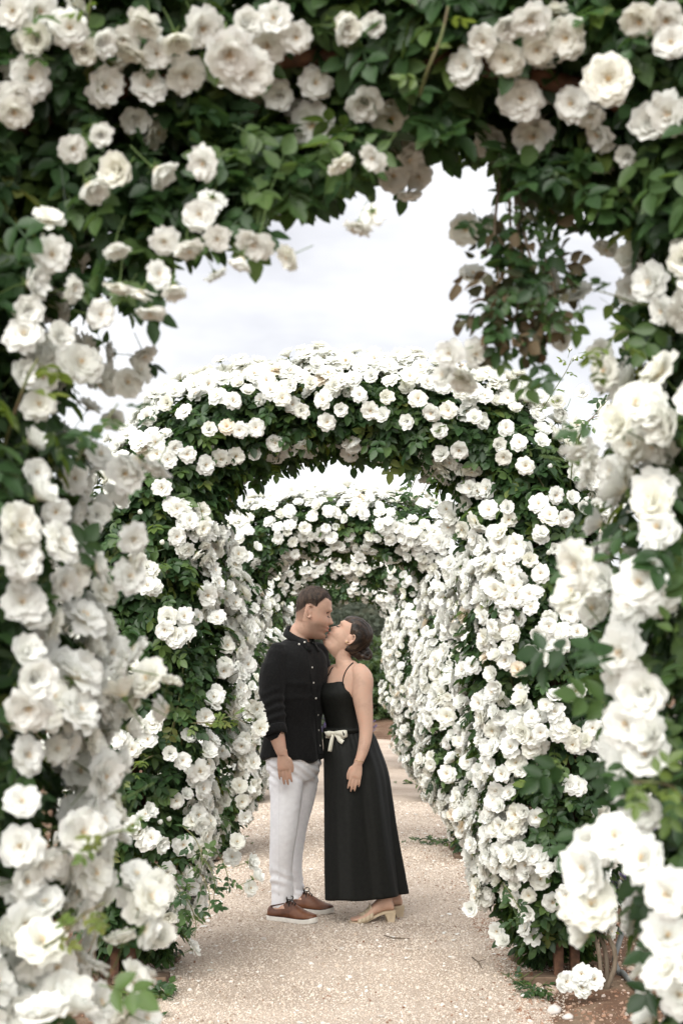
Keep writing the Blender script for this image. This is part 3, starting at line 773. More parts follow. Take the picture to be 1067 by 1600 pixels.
w += .005 * np.exp(-((py_ - 1288) / 26) ** 2) * np.sin(py_ * .42 + .25 * (px_ - 440) + 4.0 * vnoise(co * 7, 8)) * np.clip(vnoise(co * 9, 18) + .35, 0, 1)
w += .0055 * np.clip((py_ - 1345) / 30, 0, 1) * np.clip((1408 - py_) / 14, 0, 1) * np.sin(py_ * .42 - .2 * px_ + 4.5 * vnoise(co * 8, 9)) * np.clip(vnoise(co * 11, 19) + .5, 0, 1)
w += .0045 * np.exp(-((py_ - 1205) / 20) ** 2) * np.sin(py_ * .45 - .33 * px_ + 1.5 * vnoise(co * 7, 10))
co = co + no * w[:, None]
zn_, zf_ = Q(441, 1417, -.07)[2], Q(463, 1403, .20)[2]        # flat hems
near_ = co[:, 1] < YP + .075
co[:, 2] = np.where(near_, np.maximum(co[:, 2], zn_ + .12 * (co[:, 0] - Q(441, 1417, -.07)[0])), np.maximum(co[:, 2], zf_))
#
set_co(me, co - MBASE); me.materials.append(M['denim']); jeans = link('jeans', me, man)
JB = bvh_of(mesh_of('tmp', co, [tuple(p.vertices) for p in me.polygons]))
def seam(pxs, name, bv, mat, root, base, r=.0016):
    pts = [pick(bv, x, y) for x, y in pxs]; pts = [p + n * .0005 for p, n in pts if p is not None]
    if len(pts) > 2: mb = MB(); mb.tube(pts, r, 5); mb.build(name, mat, root, base)
seam([(420, 1186), (424, 1195), (431, 1202), (432, 1204)], 'pocket_seam', JB, M['denim'], jeans, MBASE)
seam([(436, 1215 + 8 * i) for i in range(24)], 'side_seam', JB, M['denim'], jeans, MBASE)

# shoes
def shoe(heel, yaw, root, base, label):
    heel = heel.copy(); heel[2] = floor_z(heel[0], heel[1]) + .001; fd = np.array([math.cos(yaw), math.sin(yaw), 0]); sd = np.array([-fd[1], fd[0], 0]); Ls = .300
    xs = np.array([0, .006, .03, .07, .12, .17, .21, .245, .272, .290, .299]) - .012; ws = np.array([.012, .026, .037, .038, .037, .044, .0485, .046, .037, .024, .008])
    def at(x, w_, z, th): return heel + fd * x + sd * w_ * math.cos(th) + UP * z
    sole = MB(); k = 18; rings = []
    outl = [(x, w_) for x, w_ in zip(xs, ws)]; loop = [(x, w_ + .003) for x, w_ in outl] + [(x, -w_ - .003) for x, w_ in outl[::-1]]
    def lay(z, ins, lift): return [heel + fd * (x * (1 - ins * .0) + (-.002 if x < 0 else .002)) + sd * w_ * (1 - ins) + UP * (z + lift * max(0, (x - .22) / .07) ** 2 * .012) for x, w_ in loop]
    sole.rings([lay(0, .06, 1), lay(.004, 0, 1), lay(.020, .0, 1), lay(.027, .05, 1)]); so = None
    up = MB(); zt = np.array([.060, .070, .078, .082, .108, .092, .073, .060, .051, .043, .034]); rings = []
    for x, w_, h in zip(xs, ws, zt):
        th = np.linspace(0, math.pi, 15); hh = h - .022; c = np.cos(th); s = np.sin(th) ** .72
        top_w = w_ * (1 - .38 * s * np.clip((hh - .03) / .05, 0, 1))
        lift = max(0, (x - .22) / .07) ** 2 * .012
        r = np.stack([heel + fd * x + sd * (cc_ * tw) + UP * (.022 + hh * ss + lift) for cc_, ss, tw in zip(c, s, top_w)]); rings.append(r)
    key = np.array(rings); n, kk = key.shape[:2]; den = bent(np.c_[np.arange(n), key.reshape(n, -1)], np.linspace(0, n - 1, 44)).reshape(44, kk, 3)
    up.rings(list(den)); sh_ = up.build('shoe', [M['leather']], root, base)
    if label: sh_['label'] = label
    sole.build('sole', M['sole'], sh_, base, smooth=False)
    tc_ = MB(); q = [heel + fd * x + sd * (w_ + .0005) * sgn + UP * (.0265 + max(0, (x - .22) / .07) ** 2 * .012) for sgn in (1,) for x, w_ in outl] + [heel + fd * x - sd * (w_ + .0005) + UP * (.0265 + max(0, (x - .22) / .07) ** 2 * .012) for x, w_ in outl[::-1]]
    tc_.tube(q, .0022, 5); tc_.build('welt', M['dark_leather'], sh_, base)
    la = MB()
    for i, x in enumerate((.108, .124, .140, .155)):
        z = np.interp(x, xs, zt) + .003; w0 = .019 - .002 * i
        la.tube([heel + fd * (x - .004) + sd * w0 + UP * (z - .012), heel + fd * x + UP * (z + .002), heel + fd * (x + .004) - sd * w0 + UP * (z - .012)], .0032, 6)
    z = np.interp(.108, xs, zt) + .006; c = heel + fd * .106 + UP * z
    for sgn in (1, -1):
        la.tube(bent(np.c_[np.arange(5), [c, c + sd * sgn * .018 + UP * .016 + fd * .006, c + sd * sgn * .034 + UP * .008 + fd * .016, c + sd * sgn * .022 - UP * .004 + fd * .014, c]], np.linspace(0, 4, 18)), .0024, 6)
        la.tube([c, c + sd * sgn * .022 + fd * .02 - UP * .006, c + sd * sgn * .036 + fd * .034 - UP * .028], .0022, 6)
    la.build('laces', M['lace'], sh_, base)
    # collar edge at the ankle
    e = MB(); q = np.arange(25) * 2 * math.pi / 24; e.tube([heel + fd * (.052 + .046 * math.cos(t)) + sd * .030 * math.sin(t) + UP * (.084 + .012 * math.cos(t)) for t in q], .004, 6); e.build('opening_rim', M['dark_leather'], sh_, base)
shoe(G(423, 1438, .022), math.radians(-30), man, MBASE, 'near brown leather lace-up shoe')
shoe(G(449, 1423, .022), math.radians(-27), man, MBASE, 'far brown leather lace-up shoe')

# ============================================================ woman
TH = math.radians(32)
wf = np.array([-math.cos(TH), -math.sin(TH), 0]); wa = np.array([math.sin(TH), -math.cos(TH), 0])   # facing, towards her near (left) shoulder
WBASE = G(598, 1443, .02); WBASE[2] = floor_z(WBASE[0], WBASE[1])
woman = empty('person', WBASE, 'Woman in long black strappy dress, hair in a low bun, kissing the man', 'person', 'couple kissing on the gravel path')
body = MB()
torso(body, [(Q(541, 1032), .045, .045), (Q(543, 1041), .095, .058), (Q(544, 1052), .150, .076), (Q(541, 1070), .150, .092), (Q(539, 1086), .138, .102), (Q(537.5, 1110), .104, .082), (Q(540, 1135), .094, .075), (Q(543, 1165), .105, .085), (Q(546, 1195), .11, .085), (Q(546, 1220), .10, .08)], wf, wa)
WO = Q(545.5, 999, .015); WP = math.radians(46)
R, wtf = head(body, WO, WP, -1, 1.01, True)
limb(body, [(wtf(np.array([-.02, 0, -.02])), .050), (wtf(np.array([-.012, 0, -.055])), .042), (Q(537, 1015), .042), (Q(536, 1027), .043), (Q(539, 1040), .052), (Q(542, 1052), .06)], 26)
ear(body, wtf, 1); ear(body, wtf, -1)
limb(body, [(Q(562, 1050, -.10), .050), (Q(567, 1062, -.125), .057), (Q(566, 1085, -.145), .0555), (Q(569, 1110, -.165), .048), (Q(571.5, 1135, -.185), .0385), (Q(571, 1152, -.20), .035), (Q(567, 1172, -.225), .030), (Q(560.5, 1191, -.245), .0235)], 22)
hand(body, Q(559.5, 1193, -.247), Q(552, 1233, -.268) - Q(559.5, 1193, -.247), np.array([-1, -.1, -.2]), np.array([.08, -1, .1]), .87, .36, .07, .023)
limb(body, [(Q(524, 1050, .10), .048), (Q(508, 1078, .20), .043), (Q(487, 1104, .26), .036), (Q(470, 1108, .23), .032), (Q(450, 1112, .19), .023)], 20)
hand(body, Q(449, 1112, .185), np.array([-1, -.2, -.1]), np.array([0, 0, 1.0]), np.array([-.1, 1, 0]), .88, .5, .12, .023)
H1, H2 = G(616, 1441, .022), G(629, 1432, .022)
for hp in (H1, H2): hp[2] = floor_z(hp[0], hp[1])
yaw1, yaw2 = math.radians(180 + 12), math.radians(180 + 14)
hs = .050
for hp, yaw, hip in ((H1, yaw1, Q(553, 1200, -.07)), (H2, yaw2, Q(553, 1200, .07))):
    fd, sd = shoe_foot(body, hp, yaw, 1.0, hs, .035, -1)
    an = hp + fd * .042 + np.array([0, 0, .012 + hs + .055])
    limb(body, [(hip, .08), (hip * .6 + an * .4 + (0, 0, .02), .058), (hip * .35 + an * .65, .050), (hip * .18 + an * .82, .050), (hip * .06 + an * .94, .034), (an + (0, 0, .02), .0315), (an - (0, 0, .02), .031)], 20)
me, co, no = remesh([body], .0040, 3, 'body')
head_attr(me, co, WO, WP, -1, 1.01, False)
WOM_BVH = bvh_of(me)
set_co(me, co - WBASE); me.materials.append(M['skin_w']); link('body', me, woman)
def wom_grow(x, y, z):
    # hair drawn back from forehead and temple, over the ear's top, down to the nape
    lim = np.where(x > .05, .056 + (.09 - x) * .35, np.where(x > .012, .014 + (x - .012) * 1.35, np.where(x > -.022, .026 + 0 * x, -.062 - (x + .022) * .1)))
    d = np.clip((z - lim) / .016, -.3, 1)
    return np.where(d > 0, d * (.007 + .006 * np.clip(-x / .06, 0, 1)), .010 * d)
hair, _ = hair_shell('hair', [M['hair_w']], woman, WBASE, WO, WP, -1, 1.01, wom_grow, True, lambda v: .0011 * np.sin(70 * (v[:, 1] / .02) * .12 + 300 * (v[:, 2] * .5 + v[:, 0] * .1) * .25 + 2 * vnoise(v * 30, 5)))
tufts(hair, 1400, .022, .0006, np.array([.9, 0, -.75]), 'loose_hairs', M['hair_w'], woman, np.random.default_rng(4), WOM_BVH, WBASE)
# low bun, twisted
bc = Q(571, 1022, .015); mb = MB(); mb.ball(bc, (.036, .034, .032), 18)
for j, (rad, ro, ph) in enumerate(((.024, .015, 0), (.018, .0135, 1.6), (.022, .013, 3.2))):
    t = np.linspace(0, 2 * math.pi, 26); ax = unit(np.array([math.sin(ph), -.9, math.cos(ph) * .5])); a1 = unit(np.cross(ax, UP)); b1 = np.cross(ax, a1)
    mb.tube(bc + np.outer(np.cos(t + ph) * rad, a1) + np.outer(np.sin(t + ph) * rad, b1) + np.outer(.008 * np.sin(2 * t), ax) - np.array([0, .012, 0]) * (j == 0), ro * (1 + .15 * np.sin(3 * t)), 10)
mb.tube(bent(np.c_[np.arange(4), [wtf(np.array([-.085, 0, -.01])), wtf(np.array([-.088, 0, -.045])), Q(567, 1014, .015), Q(571, 1020, .015)]], np.linspace(0, 3, 12)), np.linspace(.045, .028, 12), 14)
mb.build('hair_bun', M['hair_w'], woman, WBASE)
stroke(WOM_BVH, [(526, 978), (528, 979.4), (530, 979.6), (531.5, 979)], .0034, 'eyelashes', M['hair_w'], woman, WBASE)
stroke(WOM_BVH, [(526, 973.5), (528.5, 972.5), (531, 973.4), (533.5, 976)], .0040, 'eyebrow', M['hair_w'], woman, WBASE)
p, n = pick(WOM_BVH, 541.5, 1004)
if p is not None: mb = MB(); mb.ball(p + n * .003, .0048, 8); mb.build('earring', M['gold'], woman, WBASE)

# dress bodice
bo = MB(); secs = [(Q(534, 1066), .128, .094), (Q(533.5, 1076), .142, .112), (Q(533.5, 1088), .142, .122), (Q(536, 1110), .126, .106), (Q(539.5, 1132), .120, .098), (Q(541, 1144), .124, .102)]
key = np.array([np.concatenate([c, [w_, t]]) for c, w_, t in secs]); s = bent(np.c_[np.arange(6), key], np.linspace(0, 5, 40)); th = np.arange(64) * 2 * math.pi / 64; rings = []
for i, r in enumerate(s):
    c, q = np.cos(th), np.sin(th); cu, su = np.sign(c) * abs(c) ** (2 / 2.2), np.sign(q) * abs(q) ** (2 / 2.2)
    ring = r[:3] + np.outer(cu * r[3], wa) + np.outer(su * r[4], wf)
    topness = max(0, 1 - i / 12) ** 1.3
    neck = np.where(q > .2, .010 * np.clip(abs(c) / .6, 0, 1) ** 1.5 - .004, 0)                    # rises to the straps in front
    low = -.066 * np.clip((abs(c) - .80) / .2, 0, 1) * (q > -.5) - .055 * np.clip(-q, 0, 1)            # dips under the arms and at the back
    ring[:, 2] += topness * (neck + low); rings.append(ring)
bo.rings(rings, True); dress = bo.build('dress', M['dress'], woman, WBASE)
DB = bvh_of(mesh_of('tmp', np.concatenate(bo.v), bo.f))
# skirt: gathered at the waist, falling in soft pleats to the calf
prof = np.array([[1138, 506, 577, .098], [1150, 505.5, 585, .120], [1170, 506.5, 593.5, .150], [1200, 507, 604.5, .178], [1250, 508, 613.5, .205], [1300, 508.5, 620.5, .222], [1350, 509, 628, .235], [1394, 510, 634.5, .245]])
rows_ = bent(prof, np.linspace(1138, 1394, 64)); ysk = np.linspace(1138, 1394, 64); th = np.arange(160) * 2 * math.pi / 160; rings = []
for y, (xl, xr, dp) in zip(ysk, rows_):
    v = (y - 1138) / 256; cx, hw = (xl + xr) / 2, (xr - xl) / 2
    pl = (.045 * (1 - 2 * np.abs(np.sin(3.5 * th + .8 + .35 * math.sin(3 * v) + .55 * np.sin(2 * th + 1.2 - 1.5 * v)))) + .03 * np.sin(6 * th + .8) + .018 * np.sin(11 * th + 2.1 + v) + .008 * np.sin(19 * th + 1 - v)) * (.35 + .65 * min(v * 2.2, 1)) * (.55 + .45 * v)
    gather = .030 * np.sin(38 * th) * max(0, 1 - v * 7)
    side = np.abs(np.cos(th)) ** 3; rr = 1 + (pl * (.6 + 1.9 * np.clip(np.cos(th) + .45, 0, 1)) + gather) * (1 - .55 * side)
    c, q = np.cos(th), np.sin(th); pw = .92
    ring = np.array([Q(cx + hw * math.copysign(abs(a) ** pw, a) * k_, y) for a, k_ in zip(c, rr)]); ring[:, 1] = YP - .005 - .085 * v + dp * (1 - .31 * v) * np.sign(q) * abs(q) ** pw * rr + .10 * v * c
    ring[:, 2] += v ** 4 * .004 * np.sin(5 * th); rings.append(ring)
sk = MB(); sk.rings(rings, False); sko = sk.build('skirt', M['dress'], woman, WBASE); md = sko.modifiers.new('solid', 'SOLIDIFY'); md.thickness = .003; md.offset = -1
SKB = bvh_of(mesh_of('tmp', np.concatenate(sk.v), sk.f))
# waistband, straps
mb = MB(); mb.rings([[r[:3] + wa * math.cos(t) * (r[3] + e) + wf * math.sin(t) * (r[4] + e) + UP * z for t in np.arange(64) * 2 * math.pi / 64] for r in (s[36],) for e, z in ((.001, -.012), (.006, -.011), (.006, .010), (.001, .012))], False); mb.build('waistband', M['dress'], dress, WBASE)
def strap(pxs, ends):
    pts = []
    for x, y in pxs:
        p, n = pick(WOM_BVH, x, y)
        if p is not None: pts.append(p + n * .0022)
    if ends is not None:
        e, n = pick(DB, *ends)
        if e is not None: pts = [e + n * .001] + pts
    if len(pts) > 2: mb = MB(); mb.tube(bent(np.c_[np.arange(len(pts)), pts], np.linspace(0, len(pts) - 1, 20)), .0032, 6); mb.build('strap', M['dress'], dress, WBASE)
strap([(536, 1064), (537.5, 1057), (539.5, 1051), (543, 1045), (548, 1039), (551.5, 1036)], (535.5, 1070))
strap([(512, 1058), (515, 1053), (517, 1048), (520, 1043)], (509.5, 1067))
# cream bow at the waist
def on_skirt(x, y, lift):
    p, n = pick(SKB, x, y)
    if p is None: p, n = pick(DB, x, y)
    if p is None: p = Q(x, y, -.1); n = np.array([0, -1, 0.])
    return p + unit(n * .5 + np.array([-.2, -1, 0])) * lift
bw = MB()
def ribbon(ctr, ws, mb=bw):
    C = np.array([on_skirt(x, y, l + .010) for x, y, l in ctr]); C = bent(np.c_[np.arange(len(C)), C], np.linspace(0, len(C) - 1, 14)); W_ = np.interp(np.linspace(0, 1, 14), np.linspace(0, 1, len(ws)), ws)
    T = unit(np.gradient(C, axis=0)); S = unit(np.cross(T, np.array([.1, -1, .05])))
    mb.strip(C - S * W_[:, None], C + S * W_[:, None])
ribbon([(524, 1142, .012), (531, 1140.5, .03), (538, 1142, .034), (541.5, 1144, .026)], [.006, .014, .020, .020]); ribbon([(541.5, 1144, .026), (536, 1146.5, .016), (530, 1145, .010), (524, 1142, .010)], [.020, .020, .012, .006])
ribbon([(523, 1142, .012), (517, 1141, .030), (511.5, 1143, .034), (508.5, 1145, .024)], [.006, .014, .019, .018]); ribbon([(508.5, 1145, .024), (513, 1148, .014), (519, 1145, .010), (523, 1142, .010)], [.018, .018, .012, .006])
ribbon([(523.5, 1143, .014), (519, 1154, .014), (516, 1164, .012), (513.5, 1173, .012)], [.006, .010, .0105, .0105]); ribbon([(524.5, 1143, .014), (529, 1149, .014), (533, 1154, .012), (535.5, 1158, .012)], [.006, .011, .013, .012])
k0 = on_skirt(523.7, 1142.5, .026); bwo = bw.build('bow', M['ribbon'], dress, WBASE); md = bwo.modifiers.new('solid', 'SOLIDIFY'); md.thickness = .0022
mb = MB(); mb.ball(k0, (.010, .008, .011), 10); mb.build('knot', M['ribbon'], dress, WBASE)
# bracelet, ring
wv = unit(Q(552, 1233, -.268) - Q(559.5, 1193, -.247)); c = Q(560.6, 1189.5, -.244); a1 = unit(np.cross(wv, UP + wf * .1)); b1 = np.cross(wv, a1); q = np.arange(29) * 2 * math.pi / 28
mb = MB(); mb.tube([c + a1 * .0262 * math.cos(t) + b1 * .0245 * math.sin(t) for t in q], .0011, 5); mb.build('bracelet', M['gold'], woman, WBASE)
# sandals: footbed, block heel, one broad strap
def sandal(hp, yaw, label):
    fd = np.array([math.cos(yaw), math.sin(yaw), 0]); sd = np.array([-fd[1], fd[0], 0])
    xs = np.array([-.004, .01, .04, .07, .10, .13, .16, .19, .215, .235, .247]); zs = np.array([1, 1, .99, .90, .68, .40, .17, .03, 0, 0, 0]) * hs; ws = np.array([.016, .027, .033, .032, .031, .035, .041, .043, .040, .030, .010])
    mb = MB(); rings = []
    for x, z, w_ in zip(xs, zs, ws):
        c = hp + fd * x; rings.append([c + sd * w_ + UP * (z + .001), c + sd * w_ + UP * (z + .013), c - sd * w_ + UP * (z + .013), c - sd * w_ + UP * (z + .001)])
    mb.rings(rings); so = mb.build('sandal', M['sandal'], woman, WBASE, smooth=False); so['label'] = label
    hb = MB(); hb.rings([[hp + fd * (x0 + dx) + sd * w_ * sg + UP * z for dx, sg in ((0, 1), (l, 1), (l, -1), (0, -1))] for z, x0, l, w_ in ((0, .004, .036, .022), (.028, .002, .046, .026), (hs + .002, -.002, .066, .031))]); hb.build('block_heel', M['sandal'], so, WBASE, smooth=False)
    st = MB(); A = []
    for x, h, w_ in ((.122, .071, .037), (.140, .062, .0415), (.165, .050, .0455), (.190, .040, .0465), (.212, .033, .0440)):
        z0 = np.interp(x, xs, zs); t = np.linspace(0, math.pi, 15); ed = .016 * np.sin(t) ** 2 * (1 if x < .13 else (-1 if x > .2 else 0))
        A.append([hp + fd * (x + e_) + sd * w_ * math.cos(k_) + UP * (z0 + .006 + h * math.sin(k_) ** .8) for k_, e_ in zip(t, ed)])
    for i in range(len(A) - 1): st.strip(A[i], A[i + 1])
    o = st.build('vamp_strap', M['sandal'], so, WBASE); md = o.modifiers.new('solid', 'SOLIDIFY'); md.thickness = .003
sandal(H1, yaw1, 'near beige mule sandal with block heel'); sandal(H2, yaw2, 'far beige mule sandal with block heel')
# ------------------------------------------------------------------ rose flower, leaf and twig meshes
def petal_grid(rg, ang, r0, Ln, W, e0, e1, cup, wave, nu=4, nv=4):
    us = np.linspace(-1, 1, nu + 1); vs = np.linspace(0, 1, nv + 1)
    el = np.radians(e0 + (e1 - e0) * vs)
    rad = r0 + np.concatenate([[0], np.cumsum(np.cos(el[:-1]) * np.diff(vs))]) * Ln
    hz = np.concatenate([[0], np.cumsum(np.sin(el[:-1]) * np.diff(vs))]) * Ln
    w = W * np.array([.30, .68, .95, 1.0, .66])[:nv + 1] if nv == 4 else W * np.sin(np.linspace(.3, 2.5, nv + 1))
    ph = rg.uniform(0, 6.28, 3); V = []
    for i, v in enumerate(vs):
        for u in us:
            notch = 1 - .10 * (v ** 3) * math.exp(-(u / .35) ** 2) - .04 * abs(u) * v
            rr = rad[i] * notch + wave * .4 * math.sin(3 * u + ph[2]) * v * v * Ln
            x = rr; y = w[i] * u
            z = hz[i] + cup * u * u * w[i] * 1.2 + wave * math.sin(4.2 * u + ph[0]) * v * v + wave * .6 * math.sin(7 * u + ph[1]) * v ** 3
            V.append((x, y, z))
    V = np.array(V); tw = rg.normal(0, .12)
    V[:, 2] += V[:, 1] * tw
    c, s = math.cos(ang), math.sin(ang)
    V = np.stack([V[:, 0] * c - V[:, 1] * s, V[:, 0] * s + V[:, 1] * c, V[:, 2]], 1)
    k = nu + 1
    F = [(i * k + j, i * k + j + 1, (i + 1) * k + j + 1, (i + 1) * k + j) for i in range(nv) for j in range(nu)]
    return V, F

def flower_mesh(seed, kind='open', low=False):
    rg = np.random.default_rng(100 + seed); mb = MB(); rim = []
    def ring(n, r0, Ln, W, e0, e1, cup, wave, z=0.0, jit=.16):
        a0 = rg.uniform(0, 6.28)
        for i in range(n):
            L2 = Ln * rg.uniform(.88, 1.1)
            v, f = petal_grid(rg, a0 + 2 * math.pi * i / n + rg.normal(0, jit), r0, L2, W * rg.uniform(.88, 1.12),
                              e0 + rg.normal(0, 6), e1 + rg.normal(0, 11), cup, wave, 4 if not low else 3, 4)
            v[:, 2] += z
            mb.add(v, f, 0)
            rim.append(np.repeat(np.linspace(.0, 1, 5) * Ln + (1 - Ln) * .25, (4 if not low else 3) + 1))
    if kind == 'open':
        ring(6, .05, 1.0, .56, 24, -16, .06, .10); ring(6, .05, .92, .50, 34, -2, .12, .10, .03)
        ring(6, .05, .76, .42, 46, 8, .16, .09, .05); ring(5, .05, .56, .32, 56, 22, .2, .06, .06)
        ring(5, .04, .36, .22, 70, 44, .3, .05, .07)
    elif kind == 'cup':
        ring(6, .05, .98, .52, 52, 10, .22, .05); ring(6, .05, .88, .46, 64, 26, .3, .05, .02)
        ring(5, .05, .76, .40, 76, 46, .4, .04, .04); ring(5, .04, .62, .32, 84, 70, .5, .04, .06)
        ring(4, .03, .5, .24, 92, 92, .6, .03, .06)
    else:       # loose, blown
        ring(5, .05, 1.06, .50, 26, -30, .02, .08); ring(5, .05, .92, .46, 44, -6, .12, .08, .03)
        ring(5, .05, .66, .36, 62, 20, .22, .07, .05); ring(4, .05, .40, .26, 76, 56, .3, .05, .07)
    # green calyx and its stalk behind
    for i in range(5):
        a = i * 1.2566 + rg.uniform(-.1, .1); c, s = math.cos(a), math.sin(a)
        q = np.array([(.04, -.09, -.02), (.04, .09, -.02), (.30, .05, -.05 - .1 * rg.random()), (.52, 0, -.14 + .12 * rg.random()), (.30, -.05, -.05)])
        q = np.stack([q[:, 0] * c - q[:, 1] * s, q[:, 0] * s + q[:, 1] * c, q[:, 2] - .03], 1)
        mb.add(q, [(0, 1, 2, 4), (4, 2, 3)], 1); rim.append(np.zeros(5))
    th = np.arange(6) * math.pi / 3; c = np.stack([np.cos(th), np.sin(th), 0 * th], 1)
    b0 = np.array([rg.normal(0, .12), rg.normal(0, .12), 0])
    mb.rings([c * .05 + (0, 0, .03), c * .13 + (0, 0, -.06), c * .09 + (0, 0, -.2), c * .035 + (0, 0, -.26) , c * .03 + b0 + (0, 0, -1.0), c * .03 + b0 * 2.4 + (0, 0, -1.7)], False, 1)
    rim.append(np.zeros(36))
    v = np.concatenate(mb.v)
    v[:, 2] -= .12
    return mesh_of('blossom', v, mb.f, [M['petal'], M['sepal']], mb.m, True, {'rim': np.concatenate(rim)})

def stamen_mesh(seed):
    rg = np.random.default_rng(300 + seed); mb = MB()
    for i in range(22):
        a = rg.uniform(0, 6.28); q = rg.uniform(.02, .17); h = .12 + rg.uniform(.1, .2)
        c = np.array([math.cos(a) * q, math.sin(a) * q, -.05 + h])
        mb.ball(c, (.022, .022, .03), 4)
    return mesh_of('stamens', np.concatenate(mb.v), mb.f, [M['stamen']], None, True)

def bud_mesh(seed):
    rg = np.random.default_rng(500 + seed); mb = MB(); th = np.arange(10) * 2 * math.pi / 10
    c = np.stack([np.cos(th), np.sin(th), 0 * th], 1)
    zs = [0, .08, .25, .5, .72, .85]; rs = [.1, .24, .33, .29, .15, .03]
    mb.rings([np.stack([np.cos(th + z) * q * (1 + .1 * np.sin(3 * th)), np.sin(th + z) * q * (1 + .1 * np.sin(3 * th)), 0 * th + z], 1) for z, q in zip(zs, rs)], True, 0)
    nv = len(mb.v[0])
    for i in range(5):
        a = i * 1.2566; cc, s = math.cos(a), math.sin(a)
        q = np.array([(.10, -.12, 0), (.10, .12, 0), (.36, .09, .22), (.42, 0, .5), (.36, -.09, .22)])
        mb.add(np.stack([q[:, 0] * cc - q[:, 1] * s, q[:, 0] * s + q[:, 1] * cc, q[:, 2]], 1), [(0, 1, 2, 4), (4, 2, 3)], 1)
    c6 = c[:6] * 0 + np.stack([np.cos(np.arange(6) * math.pi / 3), np.sin(np.arange(6) * math.pi / 3), np.zeros(6)], 1)
    mb.rings([c6 * .12, c6 * .1 + (0, 0, -.15), c6 * .035 + (0, 0, -.22), c6 * .03 + (.1, 0, -1.2)], False, 1)
    n = sum(len(q) for q in mb.v); rim = np.zeros(n); rim[:nv] = .5
    return mesh_of('bud', np.concatenate(mb.v), mb.f, [M['petal'], M['sepal']], mb.m, True, {'rim': rim})

def leaflet(mb, o, d, nrm, Ln, W, rg, m=0):
    d = unit(d); s = unit(np.cross(nrm, d)); nn = np.cross(d, s)
    st = [0, .22, .5, .78, 1.0]; wd = [.02, .82, 1.0, .62, .0]
    fold = rg.uniform(.15, .4); droop = rg.uniform(.05, .35)
    V = []
    for a, w in zip(st, wd):
        c = o + d * (a * Ln) - nn * (droop * a * a * Ln)
        if w < .03: V.append(c)
        else:
            V += [c - s * (w * W) + nn * (fold * w * W), c - nn * .002, c + s * (w * W) + nn * (fold * w * W)]
    F = [(0, 2, 1), (0, 3, 2)]
    for i in range(2):
        a = 1 + 3 * i
        F += [(a, a + 1, a + 4, a + 3), (a + 1, a + 2, a + 5, a + 4)]
    F += [(7, 8, 10), (8, 9, 10)]
    mb.add(np.array(V), F, m)

def leaf_mesh(seed, mat, nl=5):
    """a rose leaf: leaflets in pairs on a stalk, along +X, upper side +Z; about 11 cm"""
    rg = np.random.default_rng(700 + seed); mb = MB()
    X = lambda t: np.array([.105 * t * .65, 0, -.012 * t * t])
    pairs = (nl - 1) // 2
    up = np.array([0, 0, 1.0])
    for i in range(pairs):
        t = .45 + .45 * i / max(1, pairs - 1) if pairs > 1 else .6
        for sgn in (-1, 1):
            leaflet(mb, X(t), np.array([.55 + rg.normal(0, .12), sgn, rg.normal(-.15, .2)]), up + rg.normal(0, .22, 3), rg.uniform(.036, .046), rg.uniform(.011, .0145), rg)
    leaflet(mb, X(1.0), np.array([1, rg.normal(0, .15), -.1]), up + rg.normal(0, .15, 3), rg.uniform(.044, .054), rg.uniform(.014, .017), rg)
    mb.strip([X(t) + (0, -.0012, 0) for t in (0, .5, 1)], [X(t) + (0, .0012, 0) for t in (0, .5, 1)])
    return mesh_of('leaf', np.concatenate(mb.v), mb.f, [mat], None, True)

def crisp_mesh(seed):
    """withered leaf, curled up"""
    rg = np.random.default_rng(900 + seed); mb = MB()
    for k in range(4):
        o = np.array([.02 * k, rg.normal(0, .012), rg.normal(0, .008)])
        leaflet(mb, o, rg.normal(size=3) + (1, 0, -.3), rg.normal(size=3) + (0, 0, .8), rg.uniform(.03, .046), rg.uniform(.009, .016), rg)
    v = np.concatenate(mb.v); v += .006 * np.stack([vnoise(v * 60, 1), vnoise(v * 60, 2), vnoise(v * 60, 3)], 1)
    return mesh_of('withered_leaf', v, mb.f, [M['withered']], None, True)

FLOWERS = [flower_mesh(0), flower_mesh(1), flower_mesh(2), flower_mesh(3), flower_mesh(4), flower_mesh(5, 'cup'), flower_mesh(6, 'cup'), flower_mesh(7, 'loose'), flower_mesh(8, 'loose'), flower_mesh(9), flower_mesh(10, 'cup'), flower_mesh(11, 'loose')]
FLOWERS[-1].materials[0] = M['faded']
STAMENS = [stamen_mesh(i) for i in range(3)]
BUDS = [bud_mesh(i) for i in range(2)]
LEAVES = [leaf_mesh(i, M['leaf'], 5) for i in range(4)] + [leaf_mesh(8, M['leaf'], 3), leaf_mesh(9, M['leaf'], 7)]
YOUNG = [leaf_mesh(20 + i, M['young'], 5) for i in range(2)]
CRISP = [crisp_mesh(i) for i in range(3)]
sources('blossom', FLOWERS); sources('leaf', LEAVES + YOUNG)

